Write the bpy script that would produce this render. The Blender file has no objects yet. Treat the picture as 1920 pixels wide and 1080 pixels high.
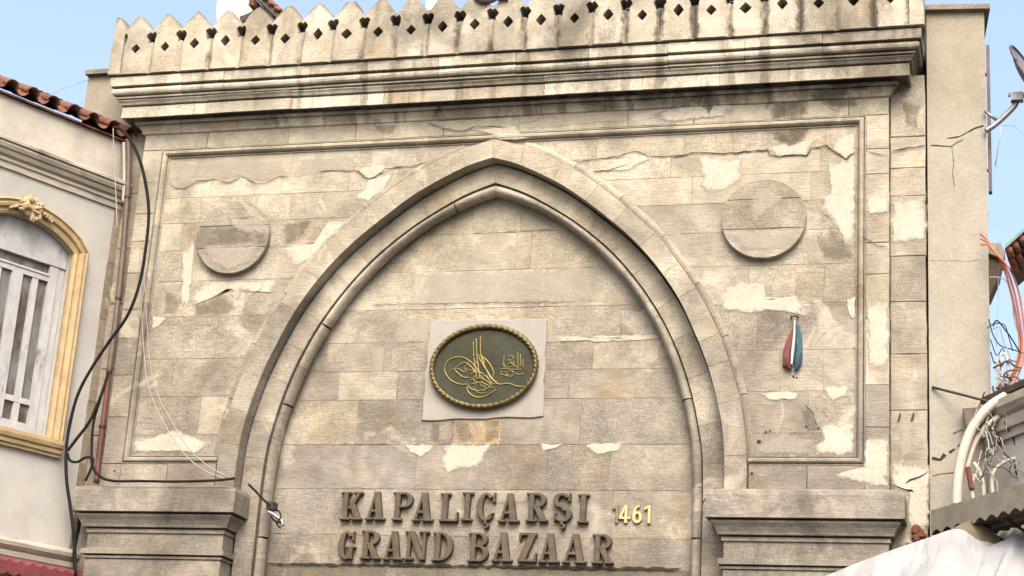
import bpy, bmesh, math, random
from mathutils import Vector, Matrix
random.seed(7)
rnd = random.Random(11)

# ------------------------------------------------------------------ camera, sky, sun, exposure
scene = bpy.context.scene
CR = Vector((0.9619, 0.2664, 0.0622)); CU = Vector((0.0242, -0.3093, 0.9507)); CF = Vector((-0.2725, 0.9129, 0.3040))
CC = Vector((5.8372, -18.4633, 0.0)); FPX = 3422.44
camd = bpy.data.cameras.new('camera'); cam = bpy.data.objects.new('camera', camd)
scene.collection.objects.link(cam); scene.camera = cam
camd.sensor_width = 36.0; camd.lens = FPX / 1920 * 36.0; camd.clip_start = 0.1; camd.clip_end = 5000
m3 = Matrix((CR, CU, -CF)).transposed()
cam.matrix_world = Matrix.Translation(CC) @ m3.to_4x4()
GROUND = -1.65

world = bpy.data.worlds.new('World'); scene.world = world; world.use_nodes = True
SUN_EL, SUN_AZ = math.radians(50), math.radians(164)      # azimuth clockwise from +Y: sun over the street, a little to the right
wn = world.node_tree.nodes; wl = world.node_tree.links
bg = wn['Background']
sky = wn.new('ShaderNodeTexSky'); sky.sky_type = 'NISHITA'; sky.sun_disc = False
sky.sun_elevation = SUN_EL; sky.sun_rotation = SUN_AZ
sky.air_density = 1.0; sky.dust_density = 10.0; sky.ozone_density = 1.0
wl.new(sky.outputs[0], bg.inputs[0]); bg.inputs[1].default_value = 0.15
sd = bpy.data.lights.new('sun', 'SUN'); sun = bpy.data.objects.new('sun', sd); scene.collection.objects.link(sun)
sd.energy = 0.6; sd.angle = math.radians(55); sd.color = (1.0, 0.97, 0.92)
sv = Vector((math.sin(SUN_AZ) * math.cos(SUN_EL), math.cos(SUN_AZ) * math.cos(SUN_EL), math.sin(SUN_EL)))
sun.rotation_euler = sv.to_track_quat('Z', 'Y').to_euler()
vs = scene.view_settings
vs.view_transform = 'Standard'; vs.look = 'None'; vs.exposure = 1.76; vs.gamma = 1.0; vs.use_curve_mapping = False

# ------------------------------------------------------------------ helpers
COL = scene.collection
def pt(x, y, Y=0.0):
    """point of the plane Y=const that the photograph shows at pixel (x, y)"""
    d = CR * ((x - 960) / FPX) - CU * ((y - 540) / FPX) + CF
    return CC + d * ((Y - CC.y) / d.y)
def xz(x, y, Y=0.0):
    p = pt(x, y, Y); return (p.x, p.z)
def empty(name, loc=(0, 0, 0), parent=None):
    o = bpy.data.objects.new(name, None); COL.objects.link(o); o.location = loc; o.empty_display_size = .2
    if parent: o.parent = parent
    return o
def tag(o, label=None, cat=None, group=None, kind=None):
    if label: o['label'] = label
    if cat: o['category'] = cat
    if group: o['group'] = group
    if kind: o['kind'] = kind
    return o
def obj(name, verts, faces, mat, parent=None, smooth=False, color=None):
    me = bpy.data.meshes.new(name); me.from_pydata([tuple(v) for v in verts], [], faces); me.validate()
    bm = bmesh.new(); bm.from_mesh(me); bmesh.ops.recalc_face_normals(bm, faces=bm.faces); bm.to_mesh(me); bm.free()
    me.materials.append(mat)
    if smooth:
        for p in me.polygons: p.use_smooth = True
    o = bpy.data.objects.new(name, me); COL.objects.link(o)
    if parent: o.parent = parent
    if color: o.color = (*color, 1)
    return o
class MB:
    """collects shapes into one mesh"""
    def __init__(s): s.v = []; s.f = []
    def add(s, v, f):
        b = len(s.v); s.v += [tuple(q) for q in v]; s.f += [tuple(i + b for i in g) for g in f]
    def box(s, x0, x1, y0, y1, z0, z1, T=None):
        v = [(x, y, z) for x in (x0, x1) for y in (y0, y1) for z in (z0, z1)]
        if T: v = [T(*q) for q in v]
        s.add(v, [(0, 1, 3, 2), (4, 6, 7, 5), (0, 4, 5, 1), (2, 3, 7, 6), (0, 2, 6, 4), (1, 5, 7, 3)])
    def tube(s, pts, r, n=8, flat=1.0, caps=True):
        pts = [Vector(p) for p in pts]; N = len(pts)
        rr = r if isinstance(r, (list, tuple)) else [r] * N
        up = Vector((0.13, 0.2, 0.97)); rings = []
        for i, p in enumerate(pts):
            t = (pts[min(i + 1, N - 1)] - pts[max(i - 1, 0)]).normalized()
            a = t.cross(up)
            if a.length < 1e-3: a = t.cross(Vector((1, 0, 0)))
            a.normalize(); b = t.cross(a).normalized()
            rings.append([p + (a * math.cos(k * 2 * math.pi / n) + b * math.sin(k * 2 * math.pi / n) * flat) * rr[i] for k in range(n)])
        v = [q for r_ in rings for q in r_]; f = []
        for i in range(N - 1):
            for k in range(n):
                f.append((i * n + k, i * n + (k + 1) % n, (i + 1) * n + (k + 1) % n, (i + 1) * n + k))
        if caps: f += [tuple(range(n)), tuple((N - 1) * n + k for k in range(n))]
        s.add(v, f)
    def build(s, name, mat, parent=None, smooth=False, color=None):
        return obj(name, s.v, s.f, mat, parent, smooth, color)
def spline(P, n=6):
    P = [Vector(p) for p in P]; out = []
    for i in range(len(P) - 1):
        p0 = P[max(i - 1, 0)]; p1 = P[i]; p2 = P[i + 1]; p3 = P[min(i + 2, len(P) - 1)]
        for k in range(n):
            t = k / n
            out.append(.5 * ((2 * p1) + (p2 - p0) * t + (2 * p0 - 5 * p1 + 4 * p2 - p3) * t * t + (3 * p1 - p0 - 3 * p2 + p3) * t ** 3))
    out.append(P[-1]); return out
def area2(P): return sum(P[i][0] * P[(i + 1) % len(P)][1] - P[(i + 1) % len(P)][0] * P[i][1] for i in range(len(P)))
def inset(P, c):
    n = len(P); out = []
    for i in range(n):
        a = Vector(P[i - 1]); b = Vector(P[i]); d = Vector(P[(i + 1) % n])
        e1 = (b - a); e2 = (d - b)
        if e1.length < 1e-9: e1 = e2
        if e2.length < 1e-9: e2 = e1
        e1 = e1.normalized(); e2 = e2.normalized()
        n1 = Vector((-e1.y, e1.x)); n2 = Vector((-e2.y, e2.x)); m = n1 + n2
        if m.length < 1e-6: m = n1
        m.normalize(); k = max(.35, m.dot(n1))
        out.append(tuple(b + m * (c / k)))
    return out
def rough(P, step=.13, amp=.003):
    out = []; n = len(P)
    for i in range(n):
        a = Vector(P[i]); b = Vector(P[(i + 1) % n]); L = (b - a).length; k = max(1, int(L / step))
        for j in range(k):
            q = a.lerp(b, j / k); out.append((q.x + rnd.uniform(-amp, amp), q.y + rnd.uniform(-amp, amp)))
    return out
def XZ(x, y, o): return (x, o, y)
def prism(P, y0, y1, c=.006, T=XZ):
    """2D outline -> chamfered slab, front at y0, back at y1 (no back face)"""
    if area2(P) < 0: P = P[::-1]
    I = inset(P, c); n = len(P); s = 1 if y1 > y0 else -1
    v = [T(q[0], q[1], y0) for q in I] + [T(q[0], q[1], y0 + s * c) for q in P] + [T(q[0], q[1], y1) for q in P]
    f = [tuple(range(n))]
    for i in range(n):
        j = (i + 1) % n; f += [(i, j, n + j, n + i), (n + i, n + j, 2 * n + j, 2 * n + i)]
    return v, f
def plate(name, outer, holes, y0, y1, mat, parent=None, T=XZ, color=None):
    """flat plate with holes, extruded from y0 to y1"""
    bm = bmesh.new(); es = []
    for loop in [outer] + holes:
        vs_ = [bm.verts.new((q[0], q[1], 0)) for q in loop]
        es += [bm.edges.new((vs_[i], vs_[(i + 1) % len(vs_)])) for i in range(len(vs_))]
    r = bmesh.ops.triangle_fill(bm, edges=es, use_beauty=True, use_dissolve=False)
    fs = [g for g in r['geom'] if isinstance(g, bmesh.types.BMFace)]
    ex = bmesh.ops.extrude_face_region(bm, geom=fs)
    top = set(g for g in ex['geom'] if isinstance(g, bmesh.types.BMVert))
    for v in bm.verts: v.co.z = y1 if v in top else y0
    for v in bm.verts: v.co = T(v.co.x, v.co.y, v.co.z)
    bmesh.ops.recalc_face_normals(bm, faces=bm.faces)
    me = bpy.data.meshes.new(name); bm.to_mesh(me); bm.free(); me.materials.append(mat)
    o = bpy.data.objects.new(name, me); COL.objects.link(o)
    if parent: o.parent = parent
    if color: o.color = (*color, 1)
    return o

# ------------------------------------------------------------------ materials
def newmat(name):
    m = bpy.data.materials.new(name); m.use_nodes = True
    nt = m.node_tree; b = nt.nodes['Principled BSDF']
    return m, nt, b
class G:
    def __init__(s, nt): s.nt = nt
    def n(s, t, **k):
        d = s.nt.nodes.new(t)
        for a, b in k.items(): setattr(d, a, b)
        return d
    def l(s, a, b): s.nt.links.new(a, b)
    def noise(s, vec, scale, detail=4, rough=.55, stretch=None, dist=0.0):
        if stretch:
            mp = s.n('ShaderNodeMapping'); mp.inputs['Scale'].default_value = stretch; s.l(vec, mp.inputs[0]); vec = mp.outputs[0]
        d = s.n('ShaderNodeTexNoise'); d.inputs['Scale'].default_value = scale; d.inputs['Detail'].default_value = detail
        d.inputs['Roughness'].default_value = rough; d.inputs['Distortion'].default_value = dist
        s.l(vec, d.inputs['Vector']); return d.outputs[0]
    def ramp(s, v, a, b, lo=0.0, hi=1.0):
        d = s.n('ShaderNodeMapRange'); d.interpolation_type = 'SMOOTHSTEP'
        d.inputs[1].default_value = a; d.inputs[2].default_value = b; d.inputs[3].default_value = lo; d.inputs[4].default_value = hi
        s.l(v, d.inputs[0]); return d.outputs[0]
    def math(s, op, a, b=None):
        d = s.n('ShaderNodeMath', operation=op)
        for i, q in enumerate((a, b)):
            if q is None: continue
            if isinstance(q, (int, float)): d.inputs[i].default_value = q
            else: s.l(q, d.inputs[i])
        return d.outputs[0]
    def mix(s, fac, a, b, mode='MIX'):
        d = s.n('ShaderNodeMix', data_type='RGBA', blend_type=mode)
        for sock, q in ((d.inputs[0], fac), (d.inputs[6], a), (d.inputs[7], b)):
            if isinstance(q, (int, float)): sock.default_value = q
            elif isinstance(q, tuple): sock.default_value = (*q, 1)
            else: s.l(q, sock)
        return d.outputs[2]
    def bump(s, h, strength, dist, prev=None):
        d = s.n('ShaderNodeBump'); d.inputs['Strength'].default_value = strength; d.inputs['Distance'].default_value = dist
        s.l(h, d.inputs['Height'])
        if prev: s.l(prev, d.inputs['Normal'])
        return d.outputs[0]

def stone_mat(name, stain=.35, stain_lo=.55, bloom=.35, grain=1.0, streak=0.0, tool=.5, flute=False):
    m, nt, b = newmat(name); g = G(nt)
    pos = g.n('ShaderNodeNewGeometry').outputs['Position']; oi = g.n('ShaderNodeObjectInfo')
    off = g.n('ShaderNodeVectorMath', operation='ADD'); sc = g.n('ShaderNodeVectorMath', operation='SCALE')
    comb = g.n('ShaderNodeCombineXYZ'); g.l(oi.outputs['Random'], comb.inputs[0]); g.l(oi.outputs['Random'], comb.inputs[2])
    g.l(comb.outputs[0], sc.inputs[0]); sc.inputs['Scale'].default_value = 37.0
    g.l(pos, off.inputs[0]); g.l(sc.outputs[0], off.inputs[1]); lp = off.outputs[0]
    mott = g.noise(lp, 3.2, 7, .62, dist=.4)
    spec = g.noise(pos, 55, 5, .7)
    pit = g.noise(lp, 24, 5, .65)
    tl = g.noise(lp, 5, 4, .6, stretch=(1.2, 1.2, 11))
    col = g.mix(1.0, oi.outputs['Color'], g.mix(g.ramp(mott, .28, .72), (.535, .55, .56), (.77, .79, .805)), 'MULTIPLY')
    big = g.noise(pos, 1.1, 7, .66, dist=.7)
    col = g.mix(1.0, col, g.mix(g.ramp(big, .30, .68), (.74, .71, .68), (1.16, 1.15, 1.12)), 'MULTIPLY')
    col = g.mix(g.ramp(g.noise(lp, 1.7, 5, .6), .52, .75), col, g.mix(1.0, col, (1.03, .92, .78), 'MULTIPLY'))
    col = g.mix(g.ramp(oi.outputs['Random'], 0, 1, .25, 1.0), col, g.mix(1.0, col, g.mix(g.ramp(spec, .3, .7), (.66, .65, .63), (1.22, 1.22, 1.21)), 'MULTIPLY'))
    col = g.mix(tool, col, g.mix(1.0, col, g.mix(g.ramp(tl, .3, .68), (.78, .76, .74), (1.12, 1.12, 1.10)), 'MULTIPLY'))
    # pale lime bloom and cement smears
    bl = g.math('MULTIPLY', g.ramp(g.noise(pos, 1.5, 8, .66, dist=.8), .57, .66), bloom)
    col = g.mix(bl, col, (.35, .325, .27))
    # black crust and rain streaks, patchy
    st = g.noise(pos, 1.15, 8, .68, stretch=(1.0, 1.0, .55), dist=.5)
    sf = g.math('MULTIPLY', g.ramp(st, stain_lo, stain_lo + .17), stain)
    tiltx = g.n('ShaderNodeSeparateXYZ'); g.l(pos, tiltx.inputs[0])
    if streak > 0: sf = g.math('MULTIPLY', g.ramp(g.math('ADD', st, g.math('MULTIPLY', tiltx.outputs[0], .018)), stain_lo, stain_lo + .17), stain)
    xb = g.n('ShaderNodeSeparateXYZ'); g.l(pos, xb.inputs[0]); bias = g.math('MULTIPLY', xb.outputs[0], .022)
    if streak > 0:
        s2 = g.ramp(g.noise(pos, 3.1, 6, .65, stretch=(1.6, 1.0, .10)), .53, .70)
        s3 = g.ramp(g.noise(pos, .55, 3, .5), .40, .62)
        sf = g.math('MAXIMUM', sf, g.math('MULTIPLY', g.math('MULTIPLY', s2, s3), streak))
    if streak > 0:   # rain runs that start at the notches of the crest
        sx = g.n('ShaderNodeSeparateXYZ'); g.l(pos, sx.inputs[0])
        wob = g.math('MULTIPLY', g.math('SUBTRACT', g.noise(pos, 4.0, 5, .6, stretch=(1, 1, .5)), .5), .9)
        ph = g.math('ADD', g.math('MULTIPLY', g.math('ADD', sx.outputs[0], 4.49), 2 * math.pi / .3905), g.math('MULTIPLY', wob, 6.0))
        cs = g.math('COSINE', ph)
        run = g.ramp(cs, -.35, -.85)
        pick_ = g.ramp(g.math('ADD', bias, g.noise(pos, 1.35, 5, .65, stretch=(1, 1, .22))), .47, .63)
        sf = g.math('MAXIMUM', sf, g.math('MULTIPLY', g.math('MULTIPLY', run, pick_), streak * .75))
    if flute:   # algae run below each notch of the crest
        tc = g.n('ShaderNodeTexCoord'); sp = g.n('ShaderNodeSeparateXYZ'); g.l(tc.outputs['Object'], sp.inputs[0])
        ax = g.math('ABSOLUTE', sp.outputs[0])
        run = g.ramp(g.math('ADD', ax, g.math('MULTIPLY', g.math('SUBTRACT', g.noise(pos, 9, 7, .75), .5), .22)), .125, .180)
        up = g.ramp(sp.outputs[2], .60, .42)
        some = g.ramp(g.math('ADD', bias, g.noise(pos, 2.7, 5, .7, stretch=(1, 1, .45))), .42, .58, .06, .92)
        sf = g.math('MAXIMUM', sf, g.math('MULTIPLY', g.math('MULTIPLY', run, up), some))
        ed = g.math('MULTIPLY', g.ramp(g.math('ADD', sp.outputs[2], g.math('MULTIPLY', ax, .95)), .70, .80), g.ramp(mott, .35, .6, .1, .75))
        sf = g.math('MAXIMUM', sf, ed)
    col = g.mix(sf, col, (.042, .036, .027))
    dk = g.math('MULTIPLY', g.ramp(g.noise(pos, 30, 5, .75), .63, .72), .45)
    col = g.mix(dk, col, (.075, .064, .048))
    g.l(col, b.inputs['Base Color']); b.inputs['Roughness'].default_value = .92
    b.inputs['Specular IOR Level'].default_value = .25
    n1 = g.bump(spec, .5 * grain, .006); n2 = g.bump(pit, .6 * grain, .012, n1); n3 = g.bump(tl, .4 * grain, .012, n2)
    g.l(n3, b.inputs['Normal'])
    return m
M = {}
KA = .77
M['stone'] = stone_mat('limestone', stain=.34, stain_lo=.54, bloom=.40, tool=.6)
M['field'] = stone_mat('limestone_worn', stain=.40, stain_lo=.52, bloom=.55, tool=.5)
M['cornice'] = stone_mat('limestone_streaked', stain=.66, stain_lo=.53, bloom=.45, streak=.78, tool=.25)
M['bed'] = stone_mat('limestone_blackened', stain=.88, stain_lo=.50, bloom=.40, streak=.8, tool=.25)
M['merlon'] = stone_mat('limestone_crest', stain=.62, stain_lo=.50, bloom=.30, tool=.15, flute=True)
M['capital'] = stone_mat('limestone_sooty', stain=.55, stain_lo=.49, bloom=.25, tool=.6)
M['mortar'] = stone_mat('mortar', stain=.2, bloom=.2, tool=0)
def simple(name, col, rough=.8, metal=0.0, var=.25, scale=12, bumps=.3, dirt=None, dirt_a=.55, spec=.4, stretch=None, dist=.006):
    m, nt, b = newmat(name); g = G(nt)
    pos = g.n('ShaderNodeNewGeometry').outputs['Position']
    nz = g.noise(pos, scale, 6, .62, stretch=stretch)
    col = tuple(q * KA for q in col)
    c = g.mix(1.0, col, g.mix(g.ramp(nz, .25, .75), (1 - var,) * 3, (1 + var * .6,) * 3), 'MULTIPLY')
    if dirt:
        dirt = tuple(q * KA for q in dirt)
        d = g.ramp(g.noise(pos, scale * .45, 7, .7, stretch=stretch, dist=.4), dirt_a, dirt_a + .14)
        c = g.mix(d, c, dirt)
    g.l(c, b.inputs['Base Color']); b.inputs['Roughness'].default_value = rough; b.inputs['Metallic'].default_value = metal
    b.inputs['Specular IOR Level'].default_value = spec
    g.l(g.bump(g.noise(pos, scale * 4, 5, .65), bumps, dist), b.inputs['Normal'])
    return m
M['plaster'] = simple('cream_plaster', (.355, .347, .326), .9, var=.12, scale=2.2, dirt=(.30, .278, .24), dirt_a=.58, bumps=.25)
M['plaster_r'] = simple('tan_render', (.262, .246, .206), .92, var=.14, scale=1.6, dirt=(.225, .20, .155), dirt_a=.55, bumps=.45, dist=.01)
def wall_mat():
    m, nt, b = newmat('old_render'); g = G(nt); pos = g.n('ShaderNodeNewGeometry').outputs['Position']
    sp = g.n('ShaderNodeSeparateXYZ'); g.l(pos, sp.inputs[0])
    n1 = g.noise(pos, 2.0, 8, .68, dist=.5); n2 = g.noise(pos, 40, 5, .7); n3 = g.noise(pos, .8, 5, .6, stretch=(1, 1, .35))
    old = g.mix(g.ramp(n1, .3, .7), (.162, .146, .110), (.212, .194, .153)); new = g.mix(g.ramp(n1, .28, .72), (.182, .171, .143), (.226, .214, .180))
    z = g.math('ADD', sp.outputs[2], g.math('MULTIPLY', g.math('SUBTRACT', n1, .5), .9))
    c = g.mix(g.ramp(z, 8.0, 8.25), new, old)
    c = g.mix(g.math('MULTIPLY', g.ramp(n3, .55, .72), .5), c, (.135, .118, .088))
    c = g.mix(1.0, c, g.mix(g.ramp(n2, .3, .7), (.86, .86, .85), (1.08, 1.08, 1.08)), 'MULTIPLY')
    c = g.mix(g.math('MULTIPLY', g.ramp(g.noise(pos, 13, 6, .75), .66, .72), .5), c, (.08, .07, .052))
    g.l(c, b.inputs['Base Color']); b.inputs['Roughness'].default_value = .93
    g.l(g.bump(g.noise(pos, 9, 6, .65), .35, .02, g.bump(n2, .4, .006)), b.inputs['Normal']); return m
M['oldwall'] = wall_mat()
M['plaster_p'] = simple('grey_parapet', (.40, .378, .33), .92, var=.22, scale=3.0, dirt=(.15, .14, .12), dirt_a=.66, bumps=.5, dist=.012)
M['mould'] = simple('grey_moulding', (.34, .312, .26), .92, var=.25, scale=4.0, dirt=(.10, .095, .085), dirt_a=.58, bumps=.5, stretch=(.6, .6, 1.6))
M['yellow'] = simple('ochre_paint', (.36, .27, .145), .75, var=.22, scale=7, dirt=(.20, .135, .06), dirt_a=.60, bumps=.4)
M['white_wood'] = simple('peeling_white_paint', (.36, .365, .37), .7, var=.2, scale=9, dirt=(.13, .115, .10), dirt_a=.59, bumps=.5, stretch=(1, 1, .5))
M['tile'] = simple('terracotta', (.155, .048, .026), .85, var=.5, scale=16, dirt=(.10, .06, .045), dirt_a=.55, bumps=.6)
M['tile2'] = simple('terracotta_pale', (.20, .075, .04), .85, var=.4, scale=16, dirt=(.09, .055, .04), dirt_a=.58, bumps=.6)
M['black'] = simple('black_cable', (.012, .011, .011), .85, var=.4, scale=8, spec=.12)
M['pipe'] = simple('brown_pipe', (.105, .075, .058), .6, var=.35, scale=10, dirt=(.07, .045, .035), dirt_a=.55)
M['rustpipe'] = simple('red_oxide_pipe', (.105, .036, .028), .6, var=.35, scale=10, dirt=(.06, .035, .03), dirt_a=.55)
M['wire'] = simple('pale_string', (.27, .25, .215), .8, var=.1)
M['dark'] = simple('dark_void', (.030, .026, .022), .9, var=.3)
M['crack'] = simple('crack_dark', (.026, .021, .015), 1.0, var=.5, scale=20, bumps=0)
M['letter'] = simple('tarnished_letter_metal', (.068, .052, .034), .62, metal=.15, var=.4, scale=9, dirt=(.045, .037, .027), dirt_a=.56, bumps=.35)
M['letter_gold'] = simple('gold_letter', (.42, .36, .17), .45, metal=.25, var=.15, scale=20)
M['letter_dull'] = simple('dull_letter', (.155, .122, .078), .7, var=.3, scale=20)
M['bronze'] = simple('dark_bronze', (.026, .026, .011), .5, metal=.45, var=.45, scale=5, dirt=(.030, .033, .018), dirt_a=.50, bumps=.4)
M['brass'] = simple('brass_rope', (.095, .074, .026), .45, metal=.5, var=.45, scale=14, dirt=(.07, .055, .025), dirt_a=.55, bumps=.3)
M['gold'] = simple('gilt_line', (.22, .18, .055), .42, metal=.5, var=.3, scale=25, bumps=.1)
M['slab'] = simple('white_plaster_slab', (.262, .250, .226), .9, var=.10, scale=4, dirt=(.21, .195, .165), dirt_a=.52, bumps=.3)
M['red_cloth'] = simple('faded_red_cloth', (.155, .048, .042), .9, var=.35, scale=14)
M['white_cloth'] = simple('white_cloth', (.46, .45, .44), .9, var=.1, scale=14)
M['blue_cloth'] = simple('teal_blue_cloth', (.036, .095, .125), .9, var=.35, scale=10, dirt=(.05, .09, .20), dirt_a=.55)
M['iron'] = simple('dark_iron', (.045, .038, .032), .7, var=.4, metal=.3)
M['rust'] = simple('rust', (.115, .04, .02), .9, var=.5, scale=18, dirt=(.09, .04, .02), dirt_a=.55)
M['galv'] = simple('galvanised_steel', (.24, .245, .245), .45, metal=.6, var=.25, scale=14)
M['dish'] = simple('grey_dish', (.20, .205, .22), .5, metal=.2, var=.15)
M['dishrim'] = simple('dish_rim', (.06, .06, .07), .5, metal=.2, var=.2)
M['orange'] = simple('orange_conduit', (.40, .105, .042), .55, var=.2, scale=9)
M['conduit'] = simple('white_conduit', (.42, .39, .33), .55, var=.12, scale=7, dirt=(.36, .32, .25), dirt_a=.60)
M['greyc'] = simple('grey_conduit', (.34, .34, .33), .6, var=.2, scale=7)
M['teal'] = simple('teal_gutter', (.10, .18, .16), .55, var=.3)
M['wood'] = simple('dark_timber', (.075, .052, .035), .85, var=.5, scale=7, stretch=(1, 1, .3))
M['redpaint'] = simple('dark_red_canopy', (.125, .026, .030), .6, var=.3, scale=7, dirt=(.07, .02, .02), dirt_a=.55)
M['canopy'] = simple('weathered_sheet', (.21, .19, .15), .8, var=.22, scale=5, dirt=(.13, .115, .08), dirt_a=.58)
M['roofwhite'] = simple('whitewashed_chimney', (.50, .48, .43), .9, var=.12, scale=6)
M['pigeon'] = simple('pigeon_grey', (.11, .10, .11), .8, var=.35, scale=18)
def glass_mat():
    m, nt, b = newmat('window_glass'); g = G(nt)
    b.inputs['Base Color'].default_value = (.055, .055, .052, 1); b.inputs['Roughness'].default_value = .12
    pos = g.n('ShaderNodeNewGeometry').outputs['Position']
    c = g.mix(g.ramp(g.noise(pos, 3.5, 5, .6, stretch=(1, 1, .35)), .40, .62), (.12, .125, .125), (.05, .038, .028))
    g.l(c, b.inputs['Base Color'])
    return m
M['glass'] = glass_mat()
def tarp_mat():
    m, nt, b = newmat('white_tarpaulin'); g = G(nt)
    pos = g.n('ShaderNodeNewGeometry').outputs['Position']
    c = g.mix(g.ramp(g.noise(pos, 1.2, 5, .6), .3, .7), (.22, .23, .245), (.28, .288, .30))
    g.l(c, b.inputs['Base Color']); b.inputs['Roughness'].default_value = .5
    g.l(g.bump(g.noise(pos, 2.2, 3, .45, stretch=(2.6, .5, .5)), .7, .10, g.bump(g.noise(pos, 60, 3, .5), .15, .003)), b.inputs['Normal'])
    sx = g.n('ShaderNodeSeparateXYZ'); g.l(pos, sx.inputs[0])
    tr = g.n('ShaderNodeBsdfTranslucent'); tr.inputs[0].default_value = (.5, .48, .44, 1)
    mx = g.n('ShaderNodeMixShader'); mx.inputs[0].default_value = .22
    out = nt.nodes['Material Output']; g.l(b.outputs[0], mx.inputs[1]); g.l(tr.outputs[0], mx.inputs[2]); g.l(mx.outputs[0], out.inputs[0])
    return m
M['tarp'] = tarp_mat()
def patch_mat(name, c0, c1, op=1.0, r0=.05, r1=.90, nz=2.2):
    """thin skim of repair plaster, feathering out at its rim (attribute 'fade': 0 rim, 1 middle)"""
    m, nt, b = newmat(name); g = G(nt)
    pos = g.n('ShaderNodeNewGeometry').outputs['Position']
    at = g.n('ShaderNodeAttribute'); at.attribute_name = 'fade'
    c = g.mix(g.ramp(g.noise(pos, 4, 8, .7, dist=.6), .3, .7), tuple(q * KA for q in c0), tuple(q * KA for q in c1))
    c = g.mix(1.0, c, g.mix(g.ramp(g.noise(pos, 48, 5, .7), .3, .7), (.78, .77, .75), (1.12, 1.12, 1.12)), 'MULTIPLY')
    g.l(c, b.inputs['Base Color']); b.inputs['Roughness'].default_value = .95; b.inputs['Specular IOR Level'].default_value = .2
    a = g.math('ADD', at.outputs['Fac'], g.math('MULTIPLY', g.math('SUBTRACT', g.noise(pos, 7, 9, .74), .5), nz))
    g.l(g.math('MULTIPLY', g.ramp(a, r0, r1), op), b.inputs['Alpha'])
    g.l(g.bump(g.noise(pos, 40, 5, .65), .4, .006), b.inputs['Normal'])
    return m
M['patch'] = patch_mat('repair_plaster', (.425, .398, .342), (.36, .335, .285), 1.0, .04, .82, 2.2)
M['patch2'] = patch_mat('repair_plaster_grey', (.40, .372, .315), (.355, .328, .275), .55)
M['crust'] = patch_mat('black_crust', (.05, .043, .031), (.09, .077, .056), .55, .15, 1.1, 3.4)

# ------------------------------------------------------------------ ground
def ground_mat():
    m, nt, b = newmat('street_paving'); g = G(nt)
    pos = g.n('ShaderNodeNewGeometry').outputs['Position']
    c = g.mix(g.ramp(g.noise(pos, 2.0, 6, .6), .3, .7), (.035, .032, .029), (.06, .055, .048))
    g.l(c, b.inputs['Base Color']); b.inputs['Roughness'].default_value = .9
    return m
gm = ground_mat()
o = obj('street', [(-600, -600, GROUND), (600, -600, GROUND), (600, 600, GROUND), (-600, 600, GROUND)], [(0, 1, 2, 3)], gm)
tag(o, 'paved street at the foot of the gateway', None, None, 'structure')

# ------------------------------------------------------------------ arch curves (half width as a function of height)
def circ_table(T): return sorted((z, x) for x, z in T)
C0 = circ_table([(0, 7.94), (.34, 7.84), (.67, 7.70), (1.15, 7.41), (1.59, 7.05), (1.95, 6.70), (2.26, 6.28), (2.48, 5.93), (2.67, 5.54), (2.80, 5.17), (2.90, 4.83), (2.965, 4.42), (2.985, 4.10), (2.985, 3.7), (2.985, 3.2), (2.985, 2.6), (2.985, 2.0)])
C1 = circ_table([(0, 7.71), (.27, 7.63), (.55, 7.50), (.93, 7.28), (1.38, 6.93), (1.68, 6.66), (1.96, 6.34), (2.22, 5.95), (2.41, 5.55), (2.54, 5.23), (2.64, 4.90), (2.71, 4.59), (2.74, 4.33), (2.752, 4.05), (2.755, 3.8), (2.755, 3.2), (2.755, 2.6), (2.755, 2.0)])
C2 = circ_table([(0, 7.47), (.24, 7.385), (.5, 7.26), (.96, 6.97), (1.40, 6.60), (1.72, 6.23), (1.96, 5.88), (2.13, 5.56), (2.26, 5.25), (2.37, 4.90), (2.44, 4.58), (2.48, 4.36), (2.500, 4.05), (2.508, 3.7), (2.51, 3.2), (2.51, 2.6), (2.51, 2.0)])
C3 = circ_table([(0, 7.33), (.24, 7.25), (.45, 7.16), (.79, 6.97), (1.17, 6.67), (1.56, 6.26), (1.79, 5.93), (1.985, 5.58), (2.12, 5.25), (2.22, 4.95), (2.305, 4.63), (2.345, 4.36), (2.368, 4.05), (2.378, 3.7), (2.38, 3.2), (2.38, 2.6), (2.38, 2.0)])
def smooth_curve(C):
    P = [Vector((x, z, 0)) for z, x in C]            # bottom to top
    return [(q.x, q.y) for q in spline(P, 6)]
S0, S1, S2, S3 = (smooth_curve(C) for C in (C0, C1, C2, C3))
def hw(S, z):
    if z >= S[-1][1]: return -1.0
    for i in range(len(S) - 1):
        if S[i][1] <= z <= S[i + 1][1]:
            t = (z - S[i][1]) / max(1e-9, S[i + 1][1] - S[i][1]); return S[i][0] + t * (S[i + 1][0] - S[i][0])
    return S[0][0]
def at_len(S, zlo):
    """points of the curve above zlo with cumulative length"""
    P = [(hw(S, zlo), zlo)] + [q for q in S if q[1] > zlo + 1e-4]; L = [0]
    for i in range(1, len(P)): L.append(L[-1] + math.hypot(P[i][0] - P[i - 1][0], P[i][1] - P[i - 1][1]))
    return P, L
def along(PL, t):
    P, L = PL; d = t * L[-1]
    for i in range(len(P) - 1):
        if d <= L[i + 1] + 1e-9:
            k = (d - L[i]) / max(1e-9, L[i + 1] - L[i]); return (P[i][0] + k * (P[i + 1][0] - P[i][0]), P[i][1] + k * (P[i + 1][1] - P[i][1]))
    return P[-1]

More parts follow.
